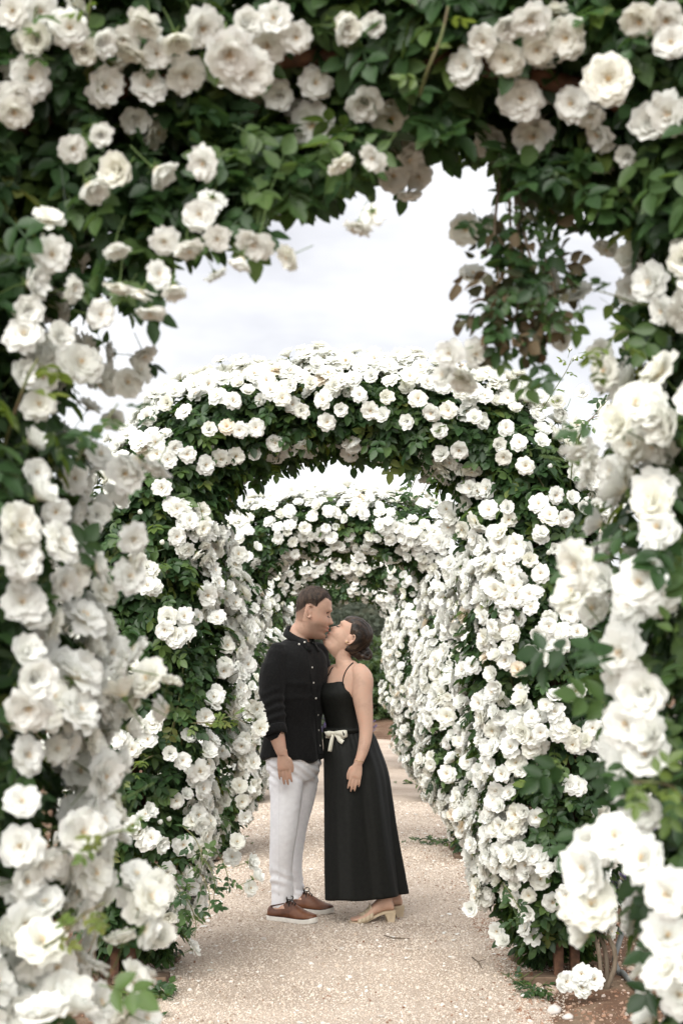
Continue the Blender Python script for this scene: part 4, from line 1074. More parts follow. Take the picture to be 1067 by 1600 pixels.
# ------------------------------------------------------------------ the five arches
ZS = [1.05, .985, .905, .895, .885]
ARCH_D = [2.80, 6.6, 10.4, 14.2, 18.1]
RY = [.46, .46, .48, .48, .48]
_half = np.array([[.99, .0, .09], [.97, .25, .16], [.935, .6, .28], [.925, 1.1, .335], [.915, 1.6, .34], [.90, 2.00, .28], [.81, 2.35, .23],
                  [.63, 2.54, .20], [.34, 2.635, .185], [0, 2.66, .17]])
_t = np.linspace(0, 9, 160); _h = bent(np.concatenate([np.arange(10)[:, None], _half], 1), _t)
PATHP = np.concatenate([_h * np.array([-1, 1, 1]), _h[::-1][1:]]); PATHP[:, 0] += .015
_seg = np.concatenate([[0], np.cumsum(np.linalg.norm(np.diff(PATHP[:, :2], axis=0), axis=1))]); PLEN = _seg[-1]
_tan = unit(np.gradient(PATHP[:, :2], axis=0)); PNRM = np.stack([-_tan[:, 1], _tan[:, 0]], 1)      # outward

def along(t):
    s = np.clip(t, 0, 1) * PLEN
    f = lambda a: np.interp(s, _seg, a)
    return f(PATHP[:, 0]), f(PATHP[:, 1]), f(PATHP[:, 2]), f(PNRM[:, 0]), f(PNRM[:, 1])

def surf(k, t, psi, rad=1.0):
    """point on arch k's mass: psi = 0 outward/top, pi/2 front, pi opening side, -pi/2 back"""
    t = np.asarray(t, float); psi = np.asarray(psi, float)
    x, z, ri, nx, nz_ = along(t); z = z * ZS[k]; n2 = np.hypot(nx, nz_); nx, nz_ = nx / n2, nz_ / n2
    c, s = np.cos(psi), np.sin(psi)
    pin = np.stack([x, 0 * x + ARCH_D[k], z], 1)
    lump = 1 + .20 * fbm(np.stack([t * 16, c * 1.6, s * 1.6 + 5 * k], 1), 40 + k)
    rr = rad * lump
    ryk = RY[k] * np.clip(ri / .34, .45, 1)
    p = pin + np.stack([nx * c * ri * rr, -s * ryk * rr, nz_ * c * ri * rr], 1)
    n = unit(np.stack([nx * c / ri, -s / ryk, nz_ * c / ri], 1))
    p[:, 2] = np.maximum(p[:, 2], .03)
    return p, n

def hit(k, px, py):
    """where the sight line through a photo pixel meets arch k's mass"""
    Y = np.linspace(ARCH_D[k] - RY[k] - .1, ARCH_D[k] + RY[k] + .1, 50)
    pts = np.array([P(px, py, y) for y in Y])
    d2 = (pts[:, None, 0] - PATHP[None, :, 0]) ** 2 + (pts[:, None, 2] - ZS[k] * PATHP[None, :, 1]) ** 2
    j = d2.argmin(1); dist = np.sqrt(d2[np.arange(len(Y)), j]); ri = PATHP[j, 2]
    g = np.hypot(dist / ri, (pts[:, 1] - ARCH_D[k]) / (RY[k] * np.clip(ri / .34, .45, 1)))
    i = int(np.argmax(g < 1.0)) if (g < 1.0).any() else int(g.argmin())
    v = (pts[i, [0, 2]] - PATHP[j[i], :2] * np.array([1, ZS[k]])); n = unit(np.array([v[0] / ri[i] ** 2, (pts[i, 1] - ARCH_D[k]) / RY[k] ** 2, v[1] / ri[i] ** 2]))
    c = np.array([PATHP[j[i], 0], ARCH_D[k], ZS[k] * PATHP[j[i], 1]])
    return pts[i], n, (float(g[i]), c)

A1 = """154 111 32;203 157 29;225 109 29;283 91 33;337 106 22 s;354 56 45;314 20 33;273 33 30;223 15 30;415 45 35;460 33 26;526 18 30;430 5 28;
144 185 24;96 210 24;175 238 34;121 266 31;314 225 30 s;400 144 28;435 121 30;491 104 28;488 167 37;529 225 18 d;306 306 27;245 349 24;286 359 26;334 342 24;
154 377 20 d;397 349 32 d;374 374 24 d;450 371 24 d;53 392 30;18 440 34;157 440 18 d;192 450 22 d;218 420 20;243 440 20 d;205 480 24 d;126 486 22;83 445 20;10 137 30;
34 106 34;5 160 28;50 50 30;100 30 30;150 45 28;60 15 28;20 20 26;190 40 26;240 60 26;380 15 30;
568 128 37;548 18 25;585 15 22;731 78 31;797 68 31;842 53 26;892 38 32;832 10 30;792 15 26;757 40 25;958 100 40;902 138 30;950 186 30;932 156 24;819 128 36;839 186 36;
777 191 33;1003 20 30;1043 25 30;1055 55 28;1033 179 36;1063 160 36;953 237 26 d;998 221 22;620 194 30;585 216 22;638 221 28;613 249 28;656 249 24;641 277 20 d;560 322 26 d;
585 302 22 d;731 332 28;760 322 22;744 405 24;892 433 32;925 455 28;902 518 28;877 463 22;1013 397 28;973 377 22 d;1043 438 34;1013 448 26;1063 483 26;968 543 26;973 578 30;
731 548 26;756 583 32;721 583 24;1024 631 40;999 668 42;1058 646 38;1014 693 36;942 726 40 s;932 700 32 s;984 737 30;1053 787 44;1056 826 38;935 881 48;970 905 36;925 925 40;
955 950 32;1029 910 44;1014 945 38;1058 930 36;999 990 36;1000 1020 42;1040 1080 48;1010 1130 42;1050 1150 40;1040 1180 40;1012 1186 38;988 1162 30;1010 1060 40;
992 1306 46;956 1322 36;944 1358 42;956 1414 42;932 1426 34;944 1458 30;1020 1330 40;1040 1342 50;1052 1398 52;1048 1462 48;1052 1518 50;1064 1554 40;1012 1290 36;
43 549 30;95 566 40;129 595 34;198 549 24 d;190 577 26;172 597 26;112 635 18 s;187 718 34 s;218 727 30 s;167 741 32;129 710 24;89 747 26;181 842 27;175 900 30;178 872 26;124 804 24;66 853 26;
86 900 36;69 911 30;6 870 40;9 942 36;135 922 26;95 965 34;26 968 20;34 632 28;6 583 30;10 520 32;14 480 30;60 520 28;40 590 26;
146 1020 34;120 1015 28;24 1059 42;51 1087 36;12 1020 34;98 1114 36;104 1161 32;98 1205 30;165 1083 36 s;185 1094 32 s;236 1065 24 s;173 1138 28 s;165 1043 36 s;197 1071 28 s;
98 1299 40;130 1283 36;157 1252 34 s;94 1272 34;35 1346 36 s;12 1374 34;90 1346 30 s;118 1390 28;185 1366 28;205 1402 34;220 1386 30;189 1417 28;118 1465 32 s;161 1469 28 s;220 1465 28;
35 1469 40;24 1504 36;59 1512 36;181 1528 33;126 1567 35;35 1583 48;75 1551 40;169 1579 28 s;200 1590 28;10 1440 34;8 1250 30;15 1180 32;60 1400 28 s;5 1320 36;
70 1040 30;40 1120 30;120 1095 28;10 1110 34;60 1170 26;110 1230 28;20 690 26;60 800 24;150 650 24;110 540 26;30 740 22"""
A2 = """294 652;365 633;443 624;468 634;509 649;529 632;397 659;324 668;351 661;372 663;394 697;365 702;340 707;313 720;429 681;451 690;429 702;472 682;483 693;550 679;547 697;
251 697;273 700;262 718;287 707;269 793;278 803;280 818;305 796;308 818;201 786;251 761;216 875;233 893;216 896;237 917;258 967;280 964;262 989;347 846;
337 831;349 855;361 864;355 882;361 900;358 918;340 936;352 948;328 966;349 975;352 990;343 1008;367 1023;340 1038;349 1053;376 1038;328 1083;346 1086;352 1104;322 1098;310 1120;388 1107;
391 1122;394 1137;370 1155;376 1176;364 1188;382 1191;259 1177;277 1188;190 1155;208 1170;229 1155;241 1122;257 964;253 984;268 996;283 987;214 897;229 888;229 915;
346 1012;338 1047;323 1090;311 1120;213 1130;236 1130;197 1157;220 1165;134 1205;118 1224;146 1197;173 1193;378 1110;366 1165;335 1173;346 1232;362 1228;338 1252;366 1252;307 1291;338 1291;
370 1276;276 1319;299 1327;358 1315;350 1338;378 1346;386 1370;232 1307;236 1370;252 1362;276 1362;244 1441;248 1401;287 1386;378 1386;291 1480;
639 649;599 641;579 634;550 683;668 698;723 693;708 710;688 663;752 629;742 654;787 673;780 690;807 693;792 710;836 698;821 728;802 792;737 782;708 792;720 806;713 821;698 846;713 881;
841 787;856 807;876 812;846 834;881 782;896 797;861 777;915 792;814 849;752 856;772 861;787 846;737 866;787 886;807 896;831 876;767 901;846 896;871 933;812 935;831 930;747 940;767 955;738 960;
797 955;856 980;876 985;841 990;886 960;900 955;787 985;807 990;896 1226;928 1270;934 1218;960 1238;964 1208;992 1242;896 1166;920 1162;896 1350;888 1378;912 1366;832 1362;854 1354;834 1450;
844 1462;788 1454;800 1470;780 1250;776 1274;800 1302;780 1294;792 1326;772 1322;772 1366;760 1350;792 1374;780 1390;772 1402;804 1358;756 1402;748 1418;
803 988;788 978;779 993;767 1005;800 1014;797 1032;857 1008;848 990;896 987;872 987;875 1008;845 1027;830 1014;866 1089;867 1111;894 1080;872 1143;893 1140;917 1137;890 1161;908 1158;926 1158;
791 1122;821 1131;779 1140;809 1143;785 1164;833 1152;833 1170;759 1098;735 1099;732 1137;710 1119;743 1191;719 1188;761 1203;749 1218;710 1209;725 1248;746 1260;734 1275;887 1227;938 1227;
782 1251;776 1278;788 1293;809 1293;950 1041;962 1059;974 1080;983 1104;707 1017;725 984;692 1032;698 1050;734 1047;692 1086;749 1041;930 640;900 622;870 650;960 705;950 760;905 700;890 670;
920 730;960 790;985 800;270 640;250 625;280 620;310 612;240 660;225 690;215 740;195 755;170 790;160 820;200 720;180 740;150 860;140 900;130 1000;110 1040;
330 612;352 604;376 612;400 596;420 606;446 590;470 600;492 584;515 596;540 576;562 588;585 572;608 584;632 570;655 584;680 578;702 592;724 600;745 604;768 612;792 612;815 622;840 628;862 636;
345 628;388 622;424 618;456 612;488 610;520 612;552 604;580 600;612 606;640 600;664 608;690 614;712 624;736 622;600 622;560 620;536 606;505 624;655 626;675 640;700 640"""
def parse(s):
    r = []
    for q in s.replace('\n', '').split(';'):
        w = q.split(); r.append((float(w[0]), float(w[1]), float(w[2]) if len(w) > 2 else 15.0, w[3] if len(w) > 3 else 'f'))
    return r

FL = []      # flowers: (position, normal, radius, arch, side, mesh)   filled below
def add_flower(p, n, r, k, t=None, mi=None):
    n = unit(n)
    side = 0 if p[0] < .015 else 1
    FL.append((np.asarray(p, float), n, r, k, side, (int(RNG.integers(0, 11)) if (RNG.random() > .01 or k == 0) else 11) if mi is None else mi))

EYEP = np.array([0, 0, EYE]); NEARBY = []
for k, lst in ((0, parse(A1)), (1, parse(A2))):
    for (px, py, rp, fl) in lst:
        q, n, t = hit(k, px, py)
        dist = np.linalg.norm(q - EYEP)
        if k == 0:
            want = .043 * FPX / rp
            yy = np.clip(min(q[1] - .03, .55 * q[1] + .45 * want), 1.95, ARCH_D[0] + .5)
            if 180 < py < 530 and px < 600: yy = min(yy, 2.56)
            if py > 1250 and px > 985: rp = rp * .84
            if py > 1370 and px > 1015: px = px + 26
            q = P(px, py, yy); dist = np.linalg.norm(q - EYEP)
            r = np.clip(rp * dist / FPX, .030, .052) * .95
        else:
            q = q - .04 * unit(q - EYEP); r = RNG.uniform(.039, .047)
        to = unit(EYEP - q)
        if fl == 'd': nn = np.array([0, 0, -.9]) + RNG.normal(0, .35, 3)
        elif fl == 's': nn = np.cross(to, RNG.normal(0, 1, 3)) + .2 * to - .3 * n
        else: nn = .45 * n + .75 * to + np.array([0, 0, .15]) + RNG.normal(0, .28, 3)
        add_flower(q + n * .035 + to * .045, nn, r, k)
        if k == 0 and rp >= 26 and fl != 'd':            # fuller clusters: companions tucked in beside and behind
            for _i in range(1 if (rp >= 34 or RNG.random() < .4) and px < 860 else 0):
                dv = RNG.normal(0, 1, 3); dv = unit(dv - to * (dv @ to)) * RNG.uniform(.045, .075) - to * RNG.uniform(.0, .06)
                add_flower(q + n * .03 + to * .03 + dv, nn + dv * 9 + RNG.normal(0, .3, 3), r * RNG.uniform(.8, 1.02), k)
        if k == 0: NEARBY.append((q, n, to, fl, t))

def cluster(k, t, psi, cnt, spread, out=1.10, view=.25):
    p, n = surf(k, np.array([t]), np.array([psi]), out); p, n = p[0], n[0]
    a = unit(np.cross(n, [0.3, .2, 1])); b_ = np.cross(n, a)
    for i in range(cnt):
        ang = i * 2.4 + RNG.uniform(-.4, .4); q = spread * math.sqrt((i + .3) / cnt)
        dv = a * math.cos(ang) * q + b_ * math.sin(ang) * q
        pp = p + dv + n * (.05 * (1 - (q / spread) ** 2) + RNG.normal(0, .018))
        if pp[2] < .1: continue
        nn = n + dv / spread * .8 + np.array([0, 0, .25]) + RNG.normal(0, .18, 3)
        if psi > 2.2 and k < 2 and 0.3 < t < .7: nn = n + RNG.normal(0, .5, 3)
        add_flower(pp, nn, RNG.uniform(.035, .053), k)

RNG2 = np.random.default_rng(5)
def fill(k, n, t0, t1, p0, p1, lo=3, hi=9):
    for i in range(n):
        c = int(RNG2.integers(lo, hi + 1))
        cluster(k, RNG2.uniform(t0, t1), RNG2.uniform(p0, p1), c, .035 + .033 * math.sqrt(c))
# nearest arch: top, back and opening sides (its front is set one by one above)
fill(0, 40, .36, .64, -1.0, .5); fill(0, 34, .04, .36, -2.8, -.6); fill(0, 34, .64, .96, -2.8, -.6); fill(0, 12, .06, .33, 2.3, 3.3); fill(0, 10, .67, .94, 2.3, 3.3)
fill(0, 34, .03, .34, -.4, 1.5); fill(0, 34, .66, .97, -.4, 1.5)
fill(0, 9, .42, .62, .7, 1.6, 3, 6); fill(0, 7, .30, .42, .9, 1.6, 3, 6)
# second arch
fill(1, 9, .36, .64, 1.0, 1.7, 3, 5)
fill(1, 6, .68, .93, .8, 1.9, 3, 7); fill(1, 7, .08, .3, .8, 1.9, 3, 6)
fill(1, 40, .30, .70, -.5, .75, 4, 8)
fill(1, 70, .30, .70, -1.2, .75, 4, 9); fill(1, 18, .05, .3, -.6, .7); fill(1, 18, .70, .95, -.6, .7)
fill(1, 36, .05, .33, 2.15, 3.9, 4, 9); fill(1, 34, .67, .94, 2.05, 3.9, 5, 11); fill(1, 12, .36, .64, 2.5, 3.9, 2, 5)
fill(1, 24, .05, .4, -1.6, -.6); fill(1, 24, .6, .95, -1.6, -.6)
for k, nn in ((2, 1.0), (3, .95), (4, .9)):
    fill(k, int(70 * nn), .28, .72, -1.2, .8, 4, 9); fill(k, int(44 * nn), .33, .67, .8, 2.6, 3, 7)
    fill(k, int(48 * nn), .04, .33, 1.2, 3.9, 4, 9); fill(k, int(62 * nn), .67, .96, 1.0, 3.9, 6, 12)
    fill(k, int(26 * nn), .04, .35, -1.2, 1.0); fill(k, int(26 * nn), .65, .96, -1.2, 1.0); fill(k, int(10 * nn), .36, .64, 2.6, 3.7, 2, 5)
# one cluster lying on the soil by the plate
for (px, py) in ((908, 1522), (884, 1534), (928, 1530), (908, 1543)):
    q = P(px, py, 6.12); add_flower(q, np.array([.1, -1, .45]) + RNG.normal(0, .15, 3), .047, 1)

# ---- leaves
LV = []      # (pos, dir, nrm, scale, mesh, arch, side, young)
def leaf_batch(k, n, rad_lo=.62, rad_hi=1.0, t0=0.01, t1=.99, psis=None, young=.05, sc=(.8, 1.25), droop=.5):
    t = RNG.uniform(t0, t1, n); psi = RNG.uniform(-math.pi, math.pi, n) if psis is None else RNG.uniform(*psis, n)
    rad = rad_lo + (rad_hi - rad_lo) * RNG.random(n) ** .6
    p, nn = surf(k, t, psi, rad)
    p += RNG.normal(0, .02, p.shape)
    keep = p[:, 2] > np.where((k == 1) & (p[:, 1] < 6.62), .22, .05) + .08 * RNG.random(n)
    d = unit(.75 * nn + RNG.normal(0, .6, p.shape) + np.array([0, 0, -droop]))
    nr = unit(.8 * nn + np.array([0, 0, .8]) + RNG.normal(0, .35, p.shape))
    s = RNG.uniform(*sc, n); yg = RNG.random(n) < young
    mi = np.where(yg, len(LEAVES) + RNG.integers(0, 2, n), RNG.integers(0, len(LEAVES), n))
    for i in np.nonzero(keep)[0]:
        LV.append((p[i], d[i], nr[i], s[i], mi[i], k, 0 if p[i][0] < .015 else 1))
leaf_batch(0, 11500, .45, 1.0); leaf_batch(0, 500, 1.0, 1.16, young=.25)
leaf_batch(1, 15500); leaf_batch(1, 700, 1.0, 1.18, young=.22)
def hang(n, xk, yk, top, s0=.8, s1=1.2):      # leafy underside of the nearest arch, hanging lower at its left corner
    for i in range(n):
        px = RNG.uniform(xk[0], xk[-1]); lo = np.interp(px, xk, yk); py = top + (lo - top) * RNG.random() ** .8
        p = P(px + RNG.normal(0, 8), py + RNG.normal(0, 8), RNG.uniform(2.66, 3.08))
        LV.append((p, unit(RNG.normal(0, .6, 3) + np.array([.1, -.1, -.7])), unit(RNG.normal(0, .5, 3) + np.array([0, -.5, .8])), RNG.uniform(s0, s1), int(RNG.integers(0, len(LEAVES))), 0, 0 if p[0] < .015 else 1))
hang(1000, [165, 205, 300, 430, 560], [475, 440, 355, 292, 235], 170); hang(170, [560, 640, 700, 745], [235, 222, 190, 185], 140); hang(330, [790, 880, 950, 1000], [240, 285, 320, 345], 160)
leaf_batch(2, 8500); leaf_batch(3, 6500); leaf_batch(4, 6500)
# leaves that carry the blooms of the nearest arch
TIES = []
for (q, n, to, fl, (gq, cq)) in NEARBY:
    far = gq > 1.12
    for i in range(7 if fl == 'd' else ((3 if q[0] < 0 else 1) if far else (5 if q[0] < 0 else (7 if q[2] > .95 else (1 if q[2] > .6 else 0))))):
        dv = RNG.normal(0, .05, 3) - to * .03 - n * .01
        if far: dv = (q * .35 + cq * .65 - q) * RNG.uniform(.05, .8) + RNG.normal(0, .02, 3)
        if fl == 'd' and not far: dv = RNG.normal(0, .035, 3) + np.array([0, 0, RNG.uniform(.0, .17)])
        p = q + dv
        LV.append((p, unit(dv * 6 + RNG.normal(0, .4, 3) + np.array([0, 0, -.5])), unit(to + np.array([0, 0, .8]) + RNG.normal(0, .4, 3)), RNG.uniform(.75, 1.15), int(RNG.integers(0, len(LEAVES) + (1 if i == 0 else 0))), 0, 0 if p[0] < .015 else 1))
# leaves hanging from the undersides
for k, n in ((0, 420), (1, 420), (2, 150)):
    leaf_batch(k, n, 1.0, 1.2, .25, .75, (2.2, 3.9), .12, (.9, 1.3), 1.6)

# no leaf grows through or right in front of an open flower
_keep = np.ones(len(LV), bool); _lp = np.array([l[0] + .05 * l[1] for l in LV]); _la = np.array([l[5] for l in LV])
for k in range(5):
    li = np.nonzero(_la == k)[0]; fl = [f for f in FL if f[3] == k]
    if not fl: continue
    fp_ = np.array([f[0] for f in fl]); fn_ = np.array([f[1] for f in fl]); fr_ = np.array([f[2] for f in fl])
    for i in range(0, len(li), 2000):
        q = _lp[li[i:i + 2000]]; dv = q[:, None, :] - fp_[None]
        h_ = (dv * fn_[None]).sum(2); lat = np.sqrt(np.maximum((dv ** 2).sum(2) - h_ ** 2, 0))
        bad = ((h_ > -.012) & (h_ < .16) & (lat < fr_[None] * 1.0 + .012)).any(1)
        _keep[li[i:i + 2000][bad]] = False
        if k == 0:         # nor between the path and a bloom of the nearest arch
            NQ = np.array([w[0] for w in NEARBY]); NT = np.array([w[2] for w in NEARBY]); dv = q[:, None, :] - NQ[None]
            h_ = (dv * NT[None]).sum(2); lat = np.sqrt(np.maximum((dv ** 2).sum(2) - h_ ** 2, 0))
            _keep[li[i:i + 2000][((h_ > .02) & (h_ < .40) & (lat < .040)).any(1)]] = False
LV = [l for l, q in zip(LV, _keep) if q]
# ------------------------------------------------------------------ people's outline for the sight test is added in SIGHT (built before the plants)
ARCH_WORD = ['nearest', 'second', 'third', 'fourth', 'fifth and last']
SIDE_WORD = ['left', 'right']
BESIDE = {(0, 0): 'White climbing rose closest to the camera, large blurred blooms down the left edge',
          (0, 1): 'White climbing rose down the right edge, blurred, with a withered brown spray',
          (1, 0): 'White climbing rose left of the man, on the left half of the second arch',
          (1, 1): 'White climbing rose right of the woman, on the second arch beside the hose',
          (2, 0): 'White climbing rose on the left half of the third arch, behind the man\'s shoulder',
          (2, 1): 'White climbing rose on the right half of the third arch, over its bare post',
          (3, 0): 'White climbing rose on the left half of the fourth arch, above the man\'s head',
          (3, 1): 'White climbing rose on the right half of the fourth arch, behind the woman',
          (4, 0): 'White climbing rose on the left half of the farthest arch, behind the man\'s head',
          (4, 1): 'White climbing rose on the right half of the farthest arch, where the tunnel ends'}

# ---- which flowers and leaves can be seen, and how large (coarse sight test from the camera)
SW, SH = 534, 800
occ = np.zeros((SH, SW), bool)
def disc(cx, cy, r):
    x0, x1, y0, y1 = int(cx - r), int(cx + r) + 1, int(cy - r), int(cy + r) + 1
    x0, y0, x1, y1 = max(x0, 0), max(y0, 0), min(x1, SW), min(y1, SH)
    if x0 >= x1 or y0 >= y1: return None
    yy, xx = np.mgrid[y0:y1, x0:x1]
    return (slice(y0, y1), slice(x0, x1)), (xx + .5 - cx) ** 2 + (yy + .5 - cy) ** 2 <= r * r
fp = np.array([f[0] for f in FL]); lp = np.array([l[0] + .045 * l[1] for l in LV])
fx, fy, fd = project(fp); lx, ly, ld = project(lp)
items = [(fd[i], 0, i) for i in range(len(FL))] + [(ld[i], 1, i) for i in range(len(LV))]
items += [(7.55, 2, 0)]
items.sort()
fvis = np.zeros(len(FL)); lvis = np.zeros(len(LV))
yy, xx = np.mgrid[0:SH, 0:SW]; X2, Y2 = xx * 2 + 1, yy * 2 + 1
body = ((X2 > 408) & (X2 < 510) & (Y2 > 1005) & (Y2 < 1440)) | ((X2 > 505) & (X2 < 585) & (Y2 > 1060) & (Y2 < 1180)) | \
       ((X2 > 508) & (X2 < 600 + (Y2 - 1180) * .14) & (Y2 > 1180) & (Y2 < 1440)) | (((X2 - 493) ** 2 + (Y2 - 960) ** 2) < 38 ** 2) | (((X2 - 550) ** 2 + (Y2 - 995) ** 2) < 33 ** 2)
for d, kind, i in items:
    if kind == 2: occ |= body; continue
    if d < .5: continue
    if kind == 0: cx, cy, r = fx[i] / 2, fy[i] / 2, FL[i][2] * FPX / d / 2 * .92
    else: cx, cy, r = lx[i] / 2, ly[i] / 2, .026 * LV[i][3] * FPX / d / 2
    if not (-r < cx < SW + r and -r < cy < SH + r): continue
    q = disc(cx, cy, max(r, .8))
    if q is None: continue
    sl, mk = q; free = mk & ~occ[sl]; c = free.sum()
    if kind == 0: fvis[i] = c if c * 4 > 10 else 0
    else: lvis[i] = c
    if c: occ[sl] |= mk

def mat_rot(X, Z):
    Z = unit(Z); X = unit(X - Z * (X @ Z)); Y = np.cross(Z, X)
    return Matrix(((X[0], Y[0], Z[0]), (X[1], Y[1], Z[1]), (X[2], Y[2], Z[2])))

ALL_LEAF = LEAVES + YOUNG
PLANT = {}
fk = np.array([f[3] * 2 + f[4] for f in FL]); lk = np.array([l[5] * 2 + l[6] for l in LV])
for k in range(5):
    for s in range(2):
        sg = -1 if s == 0 else 1
        base = np.array([.015 + sg * 1.08, ARCH_D[k] + .02, 0.0]); base[2] = floor_z(base[0], base[1])
        if k == 1 and s == 1: q = G(948, 1548); base = np.array([q[0], q[1], floor_z(q[0], q[1])])
        root = empty('climbing_rose', base, BESIDE[(k, s)], 'climbing rose', 'climbing roses trained over the arches')
        PLANT[(k, s)] = root
        # woody stems from the foot, then canes along the arch
        rg = np.random.default_rng(60 + k * 2 + s)
        for j in range(3):
            p0 = base + np.array([rg.uniform(-.05, .05), rg.uniform(-.05, .05), -.02])
            tt = np.array([.06, .14, .24]) if s == 0 else 1 - np.array([.06, .14, .24])
            q, _ = surf(k, tt, np.full(3, rg.uniform(-.3, 1.2)), np.array([.5, .55, .55]))
            key = np.concatenate([[p0, p0 + (rg.normal(0, .02), rg.normal(0, .02), .18)], q]); pts = bent(np.c_[np.arange(5), key], np.linspace(0, 4, 20))
            mb = MB(); mb.tube(pts, np.linspace(.0125, .008, 20) * rg.uniform(.8, 1.25) * (1 + .12 * vnoise(pts * 14, 3)), 8)
            mb.build('trunk', M['bark'], root, base)
        for j in range(6 if k < 3 else 4):
            t0 = rg.uniform(.05, .3); t1 = t0 + rg.uniform(.10, .2); tt = np.linspace(t0, min(t1, .5), 9)
            if s: tt = 1 - tt
            ps = rg.uniform(-.6, 2.6) + np.linspace(0, rg.normal(0, .7), 9)
            q, _ = surf(k, tt, ps, rg.uniform(.72, .98))
            mb = MB(); mb.tube(bent(np.c_[np.arange(9), q], np.linspace(0, 8, 24)), np.linspace(.006, .0035, 24), 6)
            mb.build('cane', M['cane'], root, base)
        # blossoms
        ids = np.nonzero(fk == k * 2 + s)[0]; order = ids[np.argsort(-fvis[ids])]
        single = [i for i in order if fvis[i] > 0][:300]; rest = np.setdiff1d(ids, single)
        for i in single:
            p, n, r, _, _, mi = FL[i]
            me = FLOWERS[mi]
            o = link('blossom', me, root, p - base)
            up = unit(np.cross(n, RNG.normal(size=3)))
            o.rotation_euler = mat_rot(up, n).to_euler(); o.scale = (r, r, r)
            if k < 2 and mi not in (5, 6, 10): link('stamens', STAMENS[mi % 3], o)
        if len(rest):
            n = np.array([FL[i][1] for i in rest]); xd = unit(np.cross(n, RNG.normal(size=n.shape)))
            scatter('hidden_blossoms', 'blossom', np.array([FL[i][0] for i in rest]), eulers(xd, n), [FL[i][2] for i in rest], [FL[i][5] for i in rest], root, base)
        # leaves: the largest in view one by one, the mass behind them as foliage
        ids = np.nonzero(lk == k * 2 + s)[0]; order = ids[np.argsort(-lvis[ids])]
        lim = 300 if k < 2 else 0
        single = [i for i in order[:lim] if lvis[i] > 3]; rest = np.setdiff1d(ids, single)
        for i in single:
            p, d, n, sc_, mi = LV[i][:5]
            o = link('leaf', ALL_LEAF[mi], root, p - base); o.rotation_euler = mat_rot(d, n).to_euler(); o.scale = (sc_,) * 3
        scatter('foliage', 'leaf', np.array([LV[i][0] for i in rest]), eulers(np.array([LV[i][1] for i in rest]), np.array([LV[i][2] for i in rest])),
                [LV[i][3] for i in rest], [LV[i][4] for i in rest], root, base)

def shoot(root, pts, nl, young=True, r=.003, sc=1.0, mats=None, flower=None, bud=0, name='shoot', seed=1):
    """a free shoot: a stalk with leaves along it"""
    rg = np.random.default_rng(seed); base = np.array(root.location)
    q = bent(np.c_[np.arange(len(pts)), np.array(pts)], np.linspace(0, len(pts) - 1, 16))
    mb = MB(); mb.tube(q, np.linspace(r, r * .5, 16), 6); so = mb.build(name, M['cane'], root, base)
    for i in range(nl):
        u = (i + .7) / nl * 15; p = q[min(int(u), 15)]; tg = unit(q[min(int(u) + 1, 15)] - q[max(int(u) - 1, 0)])
        d = unit(tg * .6 + rg.normal(0, .8, 3) + (0, 0, -.1)); n = unit(np.array([0, -.3, 1]) + rg.normal(0, .4, 3))
        L = (YOUNG if young else LEAVES); me = L[int(rg.integers(0, 2))]
        o = link('leaf', me, so, p - base); o.rotation_euler = mat_rot(d, n).to_euler(); z = sc * rg.uniform(.6, 1.0); o.scale = (z,) * 3
    for i in range(bud):
        p = q[-1] + rg.normal(0, .02, 3); n = unit(q[-1] - q[-3] + rg.normal(0, .02, 3))
        o = link('bud', BUDS[i % 2], so, p + n * .04 - base); o.rotation_euler = mat_rot(unit(np.cross(n, [.3, 1, 0])), n).to_euler(); o.scale = (.028,) * 3
    return so
for q, c in TIES:       # stalks of the blooms that hang clear of the nearest arch
    r = PLANT[(0, 0 if q[0] < .015 else 1)]; mid = (q + c) / 2 + np.array([0, 0, .03])
    mb = MB(); mb.tube(bent(np.c_[np.arange(3), [c, mid, q]], np.linspace(0, 2, 9)), np.linspace(.0035, .0016, 9), 5); mb.build('cane', M['cane'], r, np.array(r.location))
R1, R2 = PLANT[(1, 0)], PLANT[(1, 1)]
shoot(R2, [P(840, 650, 6.4), P(865, 610, 6.35), P(884, 580, 6.35), P(893, 560, 6.35)], 7, True, .0025, .7, bud=3, seed=2)
shoot(R2, [P(890, 760, 6.3), P(900, 690, 6.2), P(935, 640, 6.2), P(960, 615, 6.25)], 10, False, .003, .85, seed=3)
shoot(R2, [P(900, 700, 6.3), P(915, 660, 6.2), P(950, 650, 6.2), P(985, 680, 6.25)], 9, False, .003, .8, seed=4)
shoot(R2, [P(660, 720, 6.5), P(650, 745, 6.45), P(640, 768, 6.4), P(632, 780, 6.4)], 9, False, .003, .9, seed=5)
shoot(R2, [P(690, 720, 6.5), P(676, 740, 6.45), P(665, 760, 6.4), P(658, 775, 6.4)], 8, False, .003, .9, seed=6)
shoot(R2, [P(785, 1380, 6.2), P(800, 1400, 6.0), P(812, 1425, 5.9), P(808, 1440, 5.9)], 6, False, .003, .8, seed=7)
shoot(R1, [P(300, 1130, 6.1), P(335, 1128, 5.95), P(360, 1120, 5.9), P(385, 1130, 5.9)], 9, True, .003, .8, seed=8)
shoot(R1, [P(420 - 180, 1180, 6.1), P(222, 1190, 5.95), P(200, 1210, 5.9), P(190, 1215, 5.9)], 6, True, .003, .7, seed=9)
for i, (x, y) in enumerate(((310, 1340), (330, 1380), (350, 1370), (285, 1420), (300, 1440), (270, 1400), (322, 1400))):
    shoot(R1, [P(x - 25, y - 50, 6.15), P(x - 5, y - 30, 6.0), P(x + 6, y, 5.95), P(x + 4, y + 26, 5.95)], 6, False, .003, .95, seed=20 + i)
L0, L1 = PLANT[(0, 0)], PLANT[(0, 1)]
